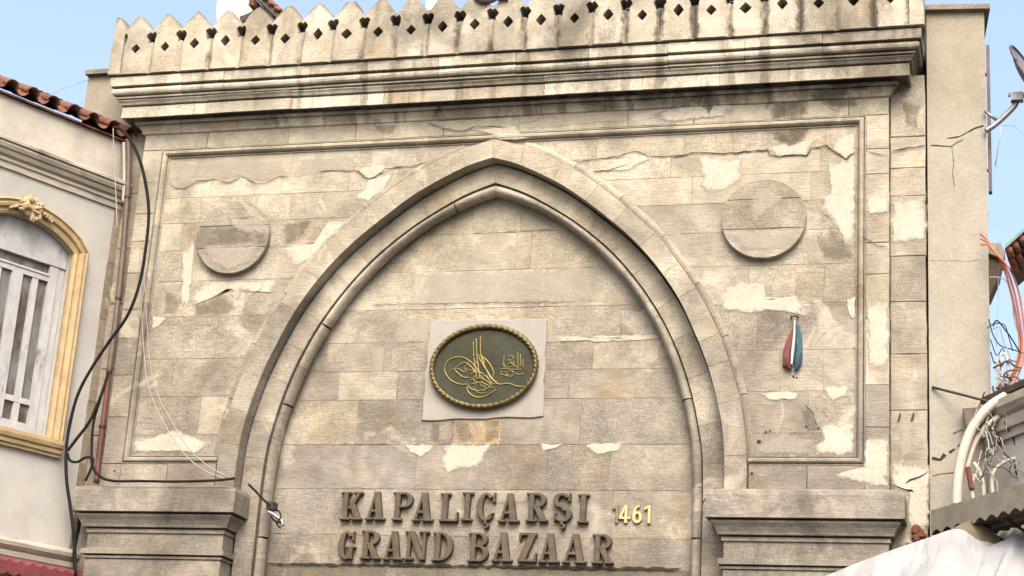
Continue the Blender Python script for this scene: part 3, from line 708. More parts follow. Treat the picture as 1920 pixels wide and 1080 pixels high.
patches = [
 (FP, 'patch', [(1342, 548), (1385, 525), (1432, 528), (1436, 556), (1478, 562), (1498, 556), (1520, 580), (1516, 592), (1485, 590), (1440, 580), (1400, 588), (1350, 578)]),
 (FP, 'patch', [(1552, 300), (1604, 290), (1603, 460), (1585, 470), (1570, 420), (1537, 392), (1540, 372), (1556, 366)]),
 (FP, 'patch', [(1538, 798), (1602, 790), (1603, 852), (1530, 852), (1526, 838), (1545, 822)]),
 (FP, 'patch', [(1420, 738), (1470, 732), (1497, 738), (1494, 748), (1440, 752)]),
 (FP, 'patch', [(1545, 728), (1590, 722), (1592, 742), (1562, 750)]),
 (FP, 'patch2', [(1420, 842), (1470, 810), (1525, 825), (1520, 850), (1430, 852)]),
 (FP, 'patch', [(1586, 560), (1603, 556), (1604, 594), (1596, 596)]),
 (FP, 'patch', [(618, 412), (662, 412), (612, 455), (590, 486), (552, 500), (522, 468), (588, 458)]),
 (FP, 'patch', [(343, 462), (366, 452), (360, 520), (352, 578), (340, 572)]),
 (FP, 'patch2', [(300, 532), (345, 528), (330, 556), (312, 548)]),
 (FP, 'patch', [(382, 530), (520, 526), (520, 548), (492, 546), (455, 545), (448, 560), (440, 546), (405, 545), (362, 572), (355, 560)]),
 (FP, 'patch', [(250, 828), (300, 815), (330, 806), (400, 832), (380, 848), (250, 846)]),
 (FP, 'patch', [(284, 592), (312, 596), (300, 610), (284, 618)]),
 (FP, 'patch2', [(320, 308), (420, 300), (520, 298), (540, 330), (500, 340), (453, 330), (400, 337), (345, 352), (320, 346)]),
 (FP, 'patch', [(668, 318), (722, 306), (726, 318), (692, 336)]),
 (FP, 'patch', [(690, 340), (740, 322), (720, 356), (690, 378), (668, 372)]),
 (FP, 'patch2', [(560, 300), (660, 292), (668, 320), (640, 320), (560, 330)]),
 (FP, 'patch', [(1110, 322), (1160, 298), (1195, 286), (1222, 296), (1180, 318), (1130, 322)]),
 (FP, 'patch', [(1310, 296), (1345, 294), (1390, 300), (1390, 340), (1350, 360), (1315, 350)]),
 (FP, 'patch', [(1440, 280), (1470, 265), (1530, 262), (1520, 276), (1512, 292), (1462, 294)]),
 (FP, 'patch', [(1562, 256), (1603, 250), (1602, 288), (1586, 297), (1565, 282)]),
 (FP, 'patch2', [(1180, 440), (1260, 420), (1300, 450), (1290, 480), (1220, 470)]),
 (FP, 'patch2', [(1510, 440), (1545, 440), (1545, 494), (1515, 494)]),
 (TP, 'patch', [(758, 834), (812, 834), (810, 846), (788, 855), (768, 850)]),
 (TP, 'patch', [(829, 834), (922, 834), (905, 862), (884, 880), (852, 880), (832, 894)]),
 (TP, 'patch', [(1012, 833), (1058, 833), (1040, 842), (1018, 844)]),
 (TP, 'patch', [(1094, 833), (1168, 831), (1160, 845), (1120, 850)]),
 (TP, 'patch2', [(770, 512), (1010, 505), (1130, 504), (1128, 564), (880, 570), (772, 576)]),
 (TP, 'patch2', [(740, 600), (812, 598), (806, 640), (742, 645)]),
 (TP, 'patch2', [(890, 920), (1010, 920), (990, 940), (930, 945), (895, 935)]),
 (TP, 'patch2', [(695, 650), (722, 648), (718, 702), (695, 704)]),
 (TP, 'patch', [(1035, 632), (1150, 630), (1240, 628), (1240, 636), (1120, 640), (1035, 640)]),
 (WP, 'patch', [(1626, 566), (1666, 566), (1666, 686), (1626, 688)]),
 (WP, 'patch', [(1626, 820), (1666, 824), (1666, 912), (1600, 905), (1560, 892), (1620, 876)]),
 (WP, 'patch', [(1626, 366), (1666, 362), (1666, 398), (1628, 400)]),
 (WP, 'patch2', [(955, 212), (1060, 204), (1170, 200), (1175, 226), (1060, 236), (960, 244)]),
 (WP, 'patch', [(1230, 212), (1290, 196), (1380, 194), (1360, 218), (1240, 228)]),
 (WP, 'patch', [(890, 242), (970, 236), (985, 258), (940, 262)]),
 (WP, 'patch2', [(800, 228), (950, 222), (950, 240), (850, 246)]),
 (.082, 'patch', [(1672, 372), (1734, 370), (1736, 452), (1672, 455)]),
 (.082, 'patch', [(1672, 862), (1742, 876), (1742, 985), (1722, 1000), (1704, 985), (1704, 912), (1672, 905)]),
 (.082, 'patch2', [(1690, 800), (1710, 790), (1708, 850), (1690, 860)]),
 (FY - .092, 'patch2', [(1425, 345), (1472, 370), (1450, 388), (1412, 418), (1402, 398), (1412, 370)]),
 (FY - .092, 'patch2', [(1370, 440), (1430, 428), (1490, 440), (1470, 465), (1400, 468)]),
 (FY - .092, 'patch2', [(425, 412), (498, 410), (500, 440), (478, 432), (462, 440), (440, 426)]),
 (FY - .092, 'patch2', [(380, 462), (490, 460), (470, 492), (430, 504), (395, 492)]),
]
for Y, mname, px in patches: skim(px, Y, M[mname], 'plaster_patch')
crusts = [
 (WP, [(1430, 190), (1500, 182), (1525, 190), (1500, 225), (1450, 222)]), (WP, [(1530, 178), (1600, 178), (1610, 196), (1570, 204), (1540, 196)]),
 (FP, [(1440, 246), (1520, 240), (1515, 264), (1480, 276), (1450, 262)]), (WP, [(1310, 195), (1345, 192), (1330, 215)]),
 (FP, [(1530, 440), (1560, 430), (1590, 450), (1600, 480), (1570, 492), (1540, 480)]),
 (WP, [(700, 235), (745, 232), (738, 252), (712, 252)]), (.082, [(1690, 190), (1725, 196), (1720, 240), (1700, 235)]),
 (FP, [(1500, 765), (1530, 772), (1534, 808), (1512, 808)]), (TP, [(808, 792), (826, 790), (824, 830), (806, 830)]), (TP, [(850, 790), (880, 788), (890, 826), (862, 828)]), (TP, [(905, 788), (940, 786), (936, 826), (908, 826)]),
 (FP, [(312, 548), (342, 560), (330, 590), (305, 588)]), (FP, [(362, 575), (420, 545), (445, 575), (430, 590), (360, 592)]), (FY - .092, [(385, 435), (430, 420), (470, 437), (500, 436), (500, 455), (380, 458)]), (FP, [(530, 420), (590, 412), (560, 450), (530, 458)]),
]
M['crust2'] = patch_mat('grey_soot', (.11, .095, .070), (.16, .138, .102), .42, .15, 1.1, 3.4)
for i, (Y, px) in enumerate(crusts): skim(px, Y, M['crust'] if i < 4 else M['crust2'], 'soot_stain', pull=.0018)
def crack(pts, Y, w=.010, parent=gate, name='crack'):
    P = [Vector(xz(x, y, Y)) for x, y in pts]; D = []
    for i in range(len(P) - 1):
        k = max(1, int((P[i + 1] - P[i]).length / .05))
        for j in range(k): D.append(P[i].lerp(P[i + 1], j / k) + Vector((rnd.uniform(-.007, .007), rnd.uniform(-.009, .009))))
    D.append(P[-1]); v = []; f = []
    for i, q in enumerate(D):
        t = (D[min(i + 1, len(D) - 1)] - D[max(i - 1, 0)]).normalized(); nn = Vector((-t.y, t.x))
        ww = w * .8 * rnd.uniform(.25, 1.0) * (.3 if i in (0, len(D) - 1) else 1)
        v += [((q + nn * ww * .5).x, Y - .0026, (q + nn * ww * .5).y), ((q - nn * ww * .5).x, Y - .0026, (q - nn * ww * .5).y)]
    for i in range(len(D) - 1): f.append((2 * i, 2 * i + 1, 2 * i + 3, 2 * i + 2))
    return adopt(obj(name, v, f, M['crack']), parent)
FC = FP - .003; TC = TP - .003; WC = WP - .003
crack([(1220, 295), (1280, 293), (1300, 287), (1350, 288), (1440, 282), (1443, 290), (1462, 295), (1483, 290), (1513, 293), (1522, 277), (1550, 273), (1563, 283), (1587, 298), (1604, 286)], FC, .022)
crack([(1625, 285), (1645, 290), (1666, 293)], WC, .015)
crack([(1670, 285), (1703, 278), (1737, 272)], .078, .026)
crack([(1220, 295), (1190, 283), (1160, 293), (1110, 300), (1087, 303), (1055, 301)], FC, .014)
crack([(1050, 303), (1028, 304), (1027, 295), (1010, 297), (990, 293), (972, 277), (960, 268), (960, 252)], -.012, .012)
crack([(1112, 321), (1140, 320), (1165, 312), (1180, 308)], FC, .010)
crack([(806, 303), (770, 312), (723, 317), (712, 328), (690, 337), (672, 322), (640, 320), (600, 322)], FC, .016)
crack([(547, 333), (523, 330), (500, 343), (480, 345), (453, 330), (433, 343), (400, 337), (370, 340), (347, 353), (330, 352), (318, 346)], FC, .014)
crack([(803, 230), (830, 240), (853, 245), (875, 244), (893, 238), (947, 238)], WC, .013)
crack([(975, 230), (1010, 226), (1025, 212), (1030, 207)], WC, .008)
crack([(1210, 226), (1240, 212), (1265, 196)], WC, .008)
crack([(1550, 198), (1562, 206), (1580, 208)], WC, .008)
crack([(427, 540), (436, 556), (447, 563)], FC, .010); crack([(460, 570), (470, 556), (480, 547), (492, 540)], FC, .012)
crack([(1535, 398), (1550, 406), (1560, 415)], FC, .012)
crack([(1612, 440), (1622, 446), (1645, 460), (1664, 462)], WC, .012)
crack([(1508, 756), (1525, 778), (1532, 800)], FC, .010)
crack([(1440, 500), (1458, 506), (1450, 530), (1442, 545)], FC, .006)
crack([(1697, 905), (1715, 897), (1740, 884)], .078, .026)
crack([(885, 438), (905, 437)], TC, .016); crack([(950, 434), (1040, 431)], TC, .010)
crack([(502, 1057), (700, 1059), (900, 1062), (1100, 1065), (1278, 1067)], TC - .002, .045)
crack([(700, 572), (900, 568), (1080, 566)], TC, .010); crack([(640, 833), (740, 833)], TC, .008); crack([(640, 915), (740, 916)], TC, .008)
crack([(1315, 950), (1325, 930), (1345, 912)], -.02, .022)
crack([(423, 410), (470, 409)], FY - .096, .008); crack([(1400, 431), (1500, 428)], FY - .096, .006)
# small drilled holes and stubs in the right panel
for k, (x, y, r) in enumerate([(1423, 828, .022), (1436, 810, .012), (1444, 808, .010), (1410, 888, .016), (1488, 706, .012), (1494, 708, .010), (1512, 800, .012), (1535, 803, .014), (215, 883, .012)]):
    p = pt(x, y, FY if k not in (3, 8) else 0); n = 12
    P = [(p.x + r * math.cos(2 * math.pi * q / n), p.z + r * .8 * math.sin(2 * math.pi * q / n)) for q in range(n)]
    v, f = prism(P, p.y - .0075, p.y + .02, .001); adopt(obj('plug_hole', v, f, M['crack']))
for x, y in ((1688, 782), (1713, 781)):
    mb = MB(); a = pt(x, y - 6, .085); b = pt(x - 3, y + 6, .085); mb.tube([a, a + Vector((0, -.02, -.02)), b + Vector((0, -.02, 0)), b], .009, 6); adopt(mb.build('iron_staple', M['iron']))

# ------------------------------------------------------------------ flanking walls left and right
def flank(nm, ox, oy, ang, x0, x1, z1, label, mat):
    r = empty(nm, (ox, oy, GROUND)); r.rotation_euler = (0, 0, ang)
    mb = MB(); mb.box(x0, x1, 0, 2.2, 0, z1 - GROUND); mb.build('wall', mat, r)
    mb = MB(); mb.box(x0 - .015, x1 + .06, -.07, 2.3, z1 - GROUND + .002, z1 - GROUND + .06); mb.build('coping', M['capital'], r, color=(.25, .22, .18))
    tag(r, label, 'wall', 'rendered walls flanking the gateway'); return r
rw = flank('rendered_wall', 4.825, .13, math.radians(6.0), 0, .615, 9.262, 'tan rendered wall with stone coping right of the gateway', M['oldwall'])
flank('rendered_wall', -4.86, .22, 0, -.60, .1, 9.16, 'cream rendered wall end with coping behind the left end of the cornice', M['oldwall'])
def crack_on(pts, P0, ang, w, parent):
    """crack on a wall plane through P0 turned by ang about Z"""
    ux = Vector((math.cos(ang), math.sin(ang), 0)); n = Vector((-math.sin(ang), math.cos(ang), 0)); D = []
    for x, y in pts:
        d = CR * ((x - 960) / FPX) - CU * ((y - 540) / FPX) + CF; t = (Vector(P0) - CC).dot(n) / d.dot(n); D.append(CC + d * t)
    E_ = []
    for i in range(len(D) - 1):
        k = max(1, int((D[i + 1] - D[i]).length / .05))
        for j in range(k): E_.append(D[i].lerp(D[i + 1], j / k) + Vector((0, 0, rnd.uniform(-.008, .008))) + ux * rnd.uniform(-.006, .006))
    E_.append(D[-1]); v = []; f = []
    for i, q in enumerate(E_):
        t = (E_[min(i + 1, len(E_) - 1)] - E_[max(i - 1, 0)]).normalized(); s_ = t.cross(n).normalized() * w * rnd.uniform(.2, .55)
        v += [q + s_ - n * .004, q - s_ - n * .004]
    for i in range(len(E_) - 1): f.append((2 * i, 2 * i + 1, 2 * i + 3, 2 * i + 2))
    o = obj('crack', v, f, M['crack']); o.parent = parent
    o.matrix_parent_inverse = (Matrix.Translation(parent.location) @ parent.rotation_euler.to_matrix().to_4x4()).inverted()
RA = math.radians(6.0); RP = (4.825, .13, 0)
crack_on([(1745, 273), (1770, 273), (1785, 274), (1795, 268), (1806, 262)], RP, RA, .012, rw)
crack_on([(1777, 259), (1800, 255), (1812, 248), (1830, 240), (1844, 236)], RP, RA, .016, rw)
crack_on([(1785, 275), (1788, 300), (1786, 330), (1790, 350)], RP, RA, .006, rw)
crack_on([(1748, 892), (1765, 888), (1788, 886)], RP, RA, .008, rw)
crack_on([(1748, 860), (1762, 862), (1772, 852)], RP, RA, .05, rw); crack_on([(1780, 848), (1790, 842)], RP, RA, .03, rw); crack_on([(1796, 836), (1804, 830)], RP, RA, .025, rw); crack_on([(1788, 812), (1806, 806)], RP, RA, .012, rw)
crack_on([(1744, 488), (1800, 490), (1848, 488)], RP, RA, .003, rw)

# ------------------------------------------------------------------ lettering
def rect(x0, y0, x1, y1): return [(x0, y0), (x1, y0), (x1, y1), (x0, y1)]
def arc(cx, cy, rx, ry, a0, a1, tx, ty, n=14):
    """ring segment: outer radii rx,ry; inner rx-tx, ry-ty; angles in degrees"""
    A = [math.radians(a0 + (a1 - a0) * k / n) for k in range(n + 1)]
    return [(cx + rx * math.cos(a), cy + ry * math.sin(a)) for a in A] + [(cx + (rx - tx) * math.cos(a), cy + (ry - ty) * math.sin(a)) for a in A[::-1]]
T_ = .185; S_ = .08
def stem(x, lo=.09, hi=.09): return [rect(x, 0, x + T_, 1), rect(x - lo, 0, x + T_ + hi, S_), rect(x - lo, 1 - S_, x + T_ + hi, 1)]
def letter(ch, w):
    L = []
    if ch == 'I': c = (w - T_) / 2; L += stem(c, .10, .10)
    elif ch == 'L': L += stem(.09) + [rect(.09, 0, w, S_ + .01), [(w - .10, 0), (w, 0), (w, .34), (w - .05, .34)]]
    elif ch == 'K': L += stem(.09) + [[(.26, .40), (.40, .36), (w - .06, .95), (w - .20, .95)], [(.36, .52), (.52, .60), (w - .02, .05), (w - .26, .05)], rect(w - .34, 1 - S_, w, 1), rect(w - .36, 0, w + .03, S_)]
    elif ch == 'A':
        m = w * .5; L += [[(.07, .04), (.17, .04), (m + .02, .99), (m - .07, .99)], [(w - .33, .04), (w - .09, .04), (m + .11, 1), (m - .10, 1)], rect(.16, .27, w - .22, .37), rect(0, 0, .27, S_), rect(w - .40, 0, w, S_)]
    elif ch == 'P': L += stem(.09) + [arc(w - .33, .72, .31, .28, -90, 90, .18, .10), rect(.2, .90, w - .32, 1), rect(.2, .44, w - .32, .54)]
    elif ch == 'R': L += stem(.09) + [arc(w - .36, .74, .30, .26, -90, 90, .18, .10), rect(.2, .90, w - .35, 1), rect(.2, .48, w - .35, .58), [(w - .50, .50), (w - .28, .52), (w - .03, .05), (w - .25, .05)], rect(w - .28, 0, w + .02, S_)]
    elif ch == 'D': L += stem(.09) + [arc(w - .46, .5, .46, .50, -90, 90, .20, .10), rect(.2, .90, w - .45, 1), rect(.2, 0, w - .45, .10)]
    elif ch == 'B': L += stem(.09) + [arc(w - .36, .755, .31, .245, -90, 90, .18, .09), arc(w - .34, .28, .34, .28, -90, 90, .19, .09), rect(.2, .915, w - .35, 1), rect(.2, .49, w - .33, .565), rect(.2, 0, w - .33, .09)]
    elif ch == 'N': L += [rect(.10, 0, .22, 1), rect(w - .22, 0, w - .10, 1), [(.08, 1), (.32, 1), (w - .10, 0), (w - .30, 0)], rect(0, 0, .34, S_), rect(0, 1 - S_, .26, 1), rect(w - .36, 1 - S_, w, 1)]
    elif ch == 'Z': L += [rect(.03, 1 - .10, w - .02, 1), rect(.02, 0, w, .10), [(.02, .05), (.28, .05), (w - .04, .95), (w - .30, .95)], [(.03, .70), (.08, .70), (.14, .93), (.03, .93)], [(w - .10, .08), (w, .08), (w, .32), (w - .05, .32)]]
    elif ch in 'CG':
        r = w / 2; L += [arc(r, .5, r, .5, 42, 318 if ch == 'C' else 335, .21, .10, 22), [(w - .12, .66), (w - .03, .66), (w - .03, .99), (w - .08, .99)]]
        if ch == 'C': L += [[(w - .13, .30), (w - .05, .30), (w - .16, .14), (w - .26, .20)]]
        else: L += [rect(w - .24, .02, w - .05, .46), rect(w - .34, .40, w + .04, .47)]
    elif ch == 'S':
        r = w / 2; L += [arc(r - .02, .745, r - .02, .255, 25, 265, .19, .10, 18), arc(r + .02, .27, r - .02, .27, 85, -155, .19, .10, 18), [(w - .16, .70), (w - .07, .70), (w - .07, .99), (w - .12, .99)], [(.06, .02), (.11, .02), (.14, .32), (.06, .32)], [(.16, .62), (.30, .66), (w - .14, .40), (w - .30, .36)]]
    return L
def cedilla(w): c = w / 2; return [rect(c - .05, -.10, c + .05, .04), arc(c + .02, -.15, .12, .10, 100, -120, .09, .06, 10)]
def make_letter(ch, x0, x1, zb, h, parent, mat, y=TY, depth=.065):
    w = (x1 - x0) / h; mb = MB(); base = {'Ç': 'C', 'Ş': 'S'}.get(ch, ch)
    L = letter(base, w)
    if ch in 'ÇŞ': L += cedilla(w)
    for k, P in enumerate(L):
        Q = [(x0 + a * h, zb + b * h) for a, b in P]; v, f = prism(Q, y - depth - .0008 * k, y - .004, .007); mb.add(v, f)
    o = mb.build('letter', mat); off = parent.location; o.parent = parent; o.location = -off; return o
def px_row(txt, xs, zb, h, nm, label):
    cx = sum(a + b for a, b in xs) / len(xs) / 2
    r = empty(nm, (pt(cx, 970, TY).x, TY, zb))
    k = 0
    for (a, b), ch in zip(xs, txt):
        ym = 950 if zb > 3.5 else 1028
        make_letter(ch, pt(a, ym, TY).x, pt(b, ym, TY).x, zb + rnd.uniform(-.006, .006), h, r, M['letter'])
    tag(r, label, 'lettering', 'rows of letters on the arch wall'); return r
Z3 = lambda L: [(640 + a / 3, 640 + b / 3) for a, b in L]
px_row('KAPALIÇARŞI', Z3([(5, 125), (148, 258), (297, 412), (412, 528), (563, 667), (680, 752), (770, 876), (893, 1012), (1047, 1168), (1196, 1306), (1332, 1402)]), 3.585, .318, 'lettering', 'upper row of large tarnished serif letters on the arch wall')
px_row('GRANDBAZAAR', Z3([(-8, 82), (118, 228), (243, 356), (363, 497), (520, 636), (720, 836), (856, 972), (1000, 1106), (1118, 1236), (1250, 1388), (1417, 1536)]), 3.150, .318, 'lettering', 'lower row of large tarnished serif letters just above the lintel crack')
# date in plain numerals
dt = empty('date_numerals', (pt(1190, 968, TY).x, TY, 3.59))
def numeral(ch, a, b, mat, h=.195):
    x0, x1 = pt(a, 968, TY).x, pt(b, 968, TY).x; w = (x1 - x0) / h; mb = MB(); t = .17
    if ch == '1': L = [rect(w * .5, 0, w * .5 + t, 1), [(w * .5 + .02, 1), (w * .5 + .02, .82), (.0, .70), (.0, .84)]]
    elif ch == '4': L = [rect(w - .34, 0, w - .34 + t, 1), rect(0, .22, w, .22 + .14), [(0, .30), (.17, .30), (w - .22, 1), (w - .36, 1)]]
    else: r = w / 2; L = [arc(r, .33, r, .33, 0, 360, .18, .14, 24), arc(r + .06, .42, r + .05, .58, 75, 190, .17, .13, 12)]
    for k, P in enumerate(L):
        Q = [(x0 + p * h, 3.59 + q * h) for p, q in P]
        v, f = prism(Q, TY - .03 - .0008 * k, TY - .004, .004); mb.add(v, f)
    o = mb.build('numeral', mat); o.parent = dt; o.location = -dt.location
for ch, a, b, mt in (('1', 1149, 1160, M['letter_dull']), ('4', 1161, 1183, M['letter_gold']), ('6', 1186, 1205, M['letter_gold']), ('1', 1208, 1222, M['letter_gold'])): numeral(ch, a, b, mt)
tag(dt, 'small gold date numerals, first digit dull, right of the upper letters', 'numerals')

# ------------------------------------------------------------------ oval plaque
pc = pt(910, 690.5, TY); plq = empty('oval_plaque', pc)
tag(plq, 'oval dark bronze plaque with rope rim and gilt monogram on a white slab', 'plaque')
def loc(o): o.parent = plq; o.location = -plq.location; return o
sp_ = [xz(808, 601, TY), xz(1026, 599, TY), xz(1018, 782, TY), xz(791, 789, TY)]
v, f = prism(rough(sp_, .10, .010), TY - .022, TY + .01, .006); loc(obj('backing_slab', v, f, M['slab']))
RX, RZ = .632, .492; PY = TY - .06
n = 72; P = [(pc.x + RX * .97 * math.cos(2 * math.pi * k / n), pc.z + RZ * .96 * math.sin(2 * math.pi * k / n)) for k in range(n)]
v, f = prism(P, PY, TY - .022, .006); loc(obj('plate', v, f, M['bronze']))
v = []; f = []; NU, NV = 432, 12
for i in range(NU):
    a = 2 * math.pi * i / NU; c = Vector((pc.x + (RX - .030) * math.cos(a), PY - .012, pc.z + (RZ - .030) * math.sin(a)))
    nn = Vector((math.cos(a) / RX, 0, math.sin(a) / RZ)).normalized()
    for k in range(NV):
        b = 2 * math.pi * k / NV; r = .029 * (1 + .17 * math.cos(3 * b - a * 54)); v.append(c + nn * math.cos(b) * r + Vector((0, -1, 0)) * math.sin(b) * r)
for i in range(NU):
    for k in range(NV): f.append((i * NV + k, i * NV + (k + 1) % NV, ((i + 1) % NU) * NV + (k + 1) % NV, ((i + 1) % NU) * NV + k))
loc(obj('rope_rim', v, f, M['brass'], None, True))
def zq(x, y): p = pt(780 + x / 4.907, 580 + y / 4.907, PY); return Vector((p.x, PY - .004, p.z))
mono = MB()
for pts, w in [([(528, 300), (532, 420), (548, 540), (560, 640)], .007), ([(556, 272), (562, 430), (575, 540), (590, 640)], .008), ([(594, 250), (596, 400), (622, 500), (680, 620), (745, 684)], .008),
    ([(480, 692), (400, 690), (312, 645), (266, 565), (280, 492), (330, 455), (400, 440), (470, 460), (540, 520), (590, 600)], .008), ([(490, 632), (430, 622), (384, 585), (362, 550), (400, 512), (460, 495), (520, 540), (560, 590)], .008),
    ([(300, 585), (340, 553), (390, 547), (430, 572), (462, 577)], .006), ([(470, 460), (490, 490), (450, 530), (470, 560), (530, 560)], .006), ([(602, 430), (660, 480), (700, 540), (716, 592), (700, 640)], .009), ([(575, 440), (640, 545), (700, 635), (760, 690), (850, 684), (930, 710), (990, 712)], .009),
    ([(468, 715), (488, 770), (550, 808), (620, 808), (680, 780), (738, 740)], .009), ([(480, 700), (520, 740), (600, 750), (680, 720)], .007), ([(500, 600), (560, 580), (620, 600), (680, 650)], .007), ([(495, 655), (590, 635), (650, 660), (700, 700)], .007), ([(505, 690), (600, 675), (660, 700), (715, 725)], .007),
    ([(520, 560), (560, 600), (525, 640), (560, 680), (530, 720), (580, 770), (640, 770)], .006), ([(580, 600), (620, 640), (590, 690), (640, 720), (620, 760)], .006), ([(540, 480), (580, 520), (560, 560), (620, 590)], .006), ([(520, 430), (560, 420), (600, 440), (640, 500)], .006), ([(650, 610), (680, 660), (720, 690), (745, 660)], .006)]:
    mono.tube(spline([zq(*q) for q in pts], 6), w * .92, 6)
loc(mono.build('monogram', M['gold'], None, True))
ins = MB()
for pts in [[(815, 420), (808, 470), (812, 520)], [(938, 400), (940, 470), (942, 545)], [(962, 418), (965, 540)], [(984, 462), (986, 540)], [(786, 500), (826, 522), (868, 492), (900, 512), (942, 542)], [(770, 556), (820, 548), (900, 556), (975, 552)], [(770, 592), (830, 612), (884, 616), (902, 582), (862, 568), (826, 590), (850, 606)], [(918, 588), (950, 602), (990, 590)], [(850, 440), (880, 428), (896, 452), (868, 474), (850, 462)], [(866, 500), (892, 480), (910, 500)], [(800, 530), (850, 536), (890, 526)], [(770, 575), (800, 580), (824, 572)]]:
    ins.tube(spline([zq(*q) for q in pts], 5), .0056, 6)
loc(ins.build('inscription', M['gold'], None, True))

# ------------------------------------------------------------------ furled flag on the right panel
a = pt(1489, 597, FY); flg = empty('furled_flag', a); tag(flg, 'small furled flag in faded red, white and blue hanging on the right panel', 'flag')
def fl(o): o.parent = flg; o.location = -flg.location; return o
def fold(pts, ws, mat, nm, dep):
    v = []; f = []; m = 9
    C_ = spline([pt(x, y, FY - dep) for x, y in pts], 5); N = len(C_)
    for i, c in enumerate(C_):
        t = i / (N - 1) * (len(ws) - 1); k = min(int(t), len(ws) - 2); w = ws[k] + (ws[k + 1] - ws[k]) * (t - k)
        for q in range(m):
            u = q / (m - 1) * 2 - 1; v.append(c + Vector((u * w, -.035 * math.cos(u * 1.5) * min(1, w / .04) - .012 * math.sin(u * 9 + i * .5) * min(1, w / .03), 0)))
        for q in range(m):
            u = 1 - q / (m - 1) * 2; v.append(c + Vector((u * w * .96, .012, 0)))
    n2 = 2 * m
    for i in range(N - 1):
        for q in range(n2): f.append((i * n2 + q, i * n2 + (q + 1) % n2, (i + 1) * n2 + (q + 1) % n2, (i + 1) * n2 + q))
    f += [tuple(range(n2)), tuple((N - 1) * n2 + q for q in range(n2))]
    fl(obj(nm, v, f, mat, None, True))
fold([(1489, 612), (1483, 632), (1477, 660), (1474, 688)], [.008, .030, .048, .040], M['red_cloth'], 'red_fold', .02)
fold([(1490, 600), (1489, 630), (1486, 660), (1484, 684)], [.007, .013, .014, .010], M['white_cloth'], 'white_fold', .055)
fold([(1494, 606), (1497, 632), (1498, 662), (1496, 684), (1493, 694)], [.014, .036, .040, .034, .014], M['blue_cloth'], 'blue_fold', .02)
M['dark_blue_cloth'] = simple('dark_blue_cloth', (.020, .040, .085), .9, var=.35, scale=10); M['dark_red_cloth'] = simple('dark_red_cloth', (.085, .024, .026), .9, var=.35, scale=10)  # darker blue and red: shade of the creases painted into the cloth colour
fold([(1500, 660), (1501, 672), (1498, 684), (1493, 692), (1490, 696)], [.012, .020, .024, .018, .008], M['dark_blue_cloth'], 'blue_tail', .045)
fold([(1492, 640), (1491, 660), (1490, 682)], [.006, .012, .010], M['dark_blue_cloth'], 'blue_crease', .048)
fold([(1474, 668), (1476, 680), (1480, 690), (1482, 694)], [.012, .030, .028, .012], M['dark_red_cloth'], 'red_hem', .040)
fold([(1483, 634), (1481, 660), (1480, 684)], [.004, .009, .010], M['dark_red_cloth'], 'red_crease', .045)
mb = MB(); p = pt(1490, 596, FY)
mb.tube([p + Vector((-.035, .01, .004)), p + Vector((-.03, -.06, .0)), p + Vector((.03, -.06, 0)), p + Vector((.035, .01, .004))], .010, 8); fl(mb.build('hook', M['iron']))

# ------------------------------------------------------------------ left house
LP0 = Vector((-4.68, .1, 0)); LU = Vector((-.434, -.901, 0)).normalized(); LN = Vector((-LU.y, LU.x, 0))
house = empty('house', (LP0.x, LP0.y, GROUND)); tag(house, 'pale plastered house with tiled eave, grey cornice and ochre framed window at left', 'house')
def LT(u, z, o): q = LP0 + LU * u + LN * o; return Vector((q.x, q.y, z))
def hp(o): o.parent = house; o.location = -house.location; return o
def lpx(x, y, o=0.0):
    d = CR * ((x - 960) / FPX) - CU * ((y - 540) / FPX) + CF; P_ = LP0 + LN * o
    return CC + d * ((P_ - CC).dot(LN) / d.dot(LN))
def lbox(nm, u0, u1, z0, z1, o0, o1, mat, parent=None, color=None):
    mb = MB(); mb.box(u0, u1, o0, o1, z0, z1, T=lambda u, o, z: LT(u, z, o)); q = mb.build(nm, mat, None, color=color); hp(q)
    if parent: q.parent = parent; q.location = (0, 0, 0)
    return q
WC_, WHW, WSP, WTOP = 1.27, .675, 6.56, 6.80        # window axis, half width, springing, crown
def warc(hwid, sp, top, n=16, c=WC_):
    r = (hwid ** 2 + (top - sp) ** 2) / (2 * (top - sp)); zc = top - r; a = math.asin(hwid / r)
    return [(c + r * math.sin(-a + 2 * a * k / n), zc + r * math.cos(-a + 2 * a * k / n)) for k in range(n + 1)]
hole = [(WC_ - WHW, 4.38), (WC_ + WHW, 4.38)] + warc(WHW, WSP, WTOP)[::-1]
wl_ = plate('wall', [(0, GROUND), (7, GROUND), (7, 7.6), (0, 7.6)], [hole], 0, -.22, M['plaster'], None, T=lambda x, y, o: LT(x, y, o)); hp(wl_)

# cornice of the house
def lsweep(nm, prof, u0, u1, mat, n=18, jit=.003):
    v = []; f = []; m = len(prof)
    for i in range(n + 1):
        u = u0 + (u1 - u0) * i / n
        for (o_, z) in prof: v.append(LT(u, z + rnd.uniform(-jit, jit) * .6, o_ + rnd.uniform(-jit, jit) * .5))
    for i in range(n):
        for q in range(m - 1): f.append((i * m + q, i * m + q + 1, (i + 1) * m + q + 1, (i + 1) * m + q))
    f += [tuple(range(m)), tuple(n * m + q for q in range(m))]
    return hp(obj(nm, v, f, mat))
lsweep('cornice', [(-.02, 7.285), (.025, 7.285), (.025, 7.36), (.045, 7.365), (.05, 7.40), (.035, 7.405), (.075, 7.43), (.095, 7.47), (.085, 7.48), (.115, 7.49), (.135, 7.53), (.120, 7.56), (.150, 7.565), (.150, 7.60), (.05, 7.65), (-.03, 7.66)], .0, 7, M['mould'], 40)
lsweep('parapet', [(-.02, 7.6), (-.02, 8.148), (-1.0, 8.60), (-1.0, 7.6)], 0, 7, M['plaster_p'], 24, .004)
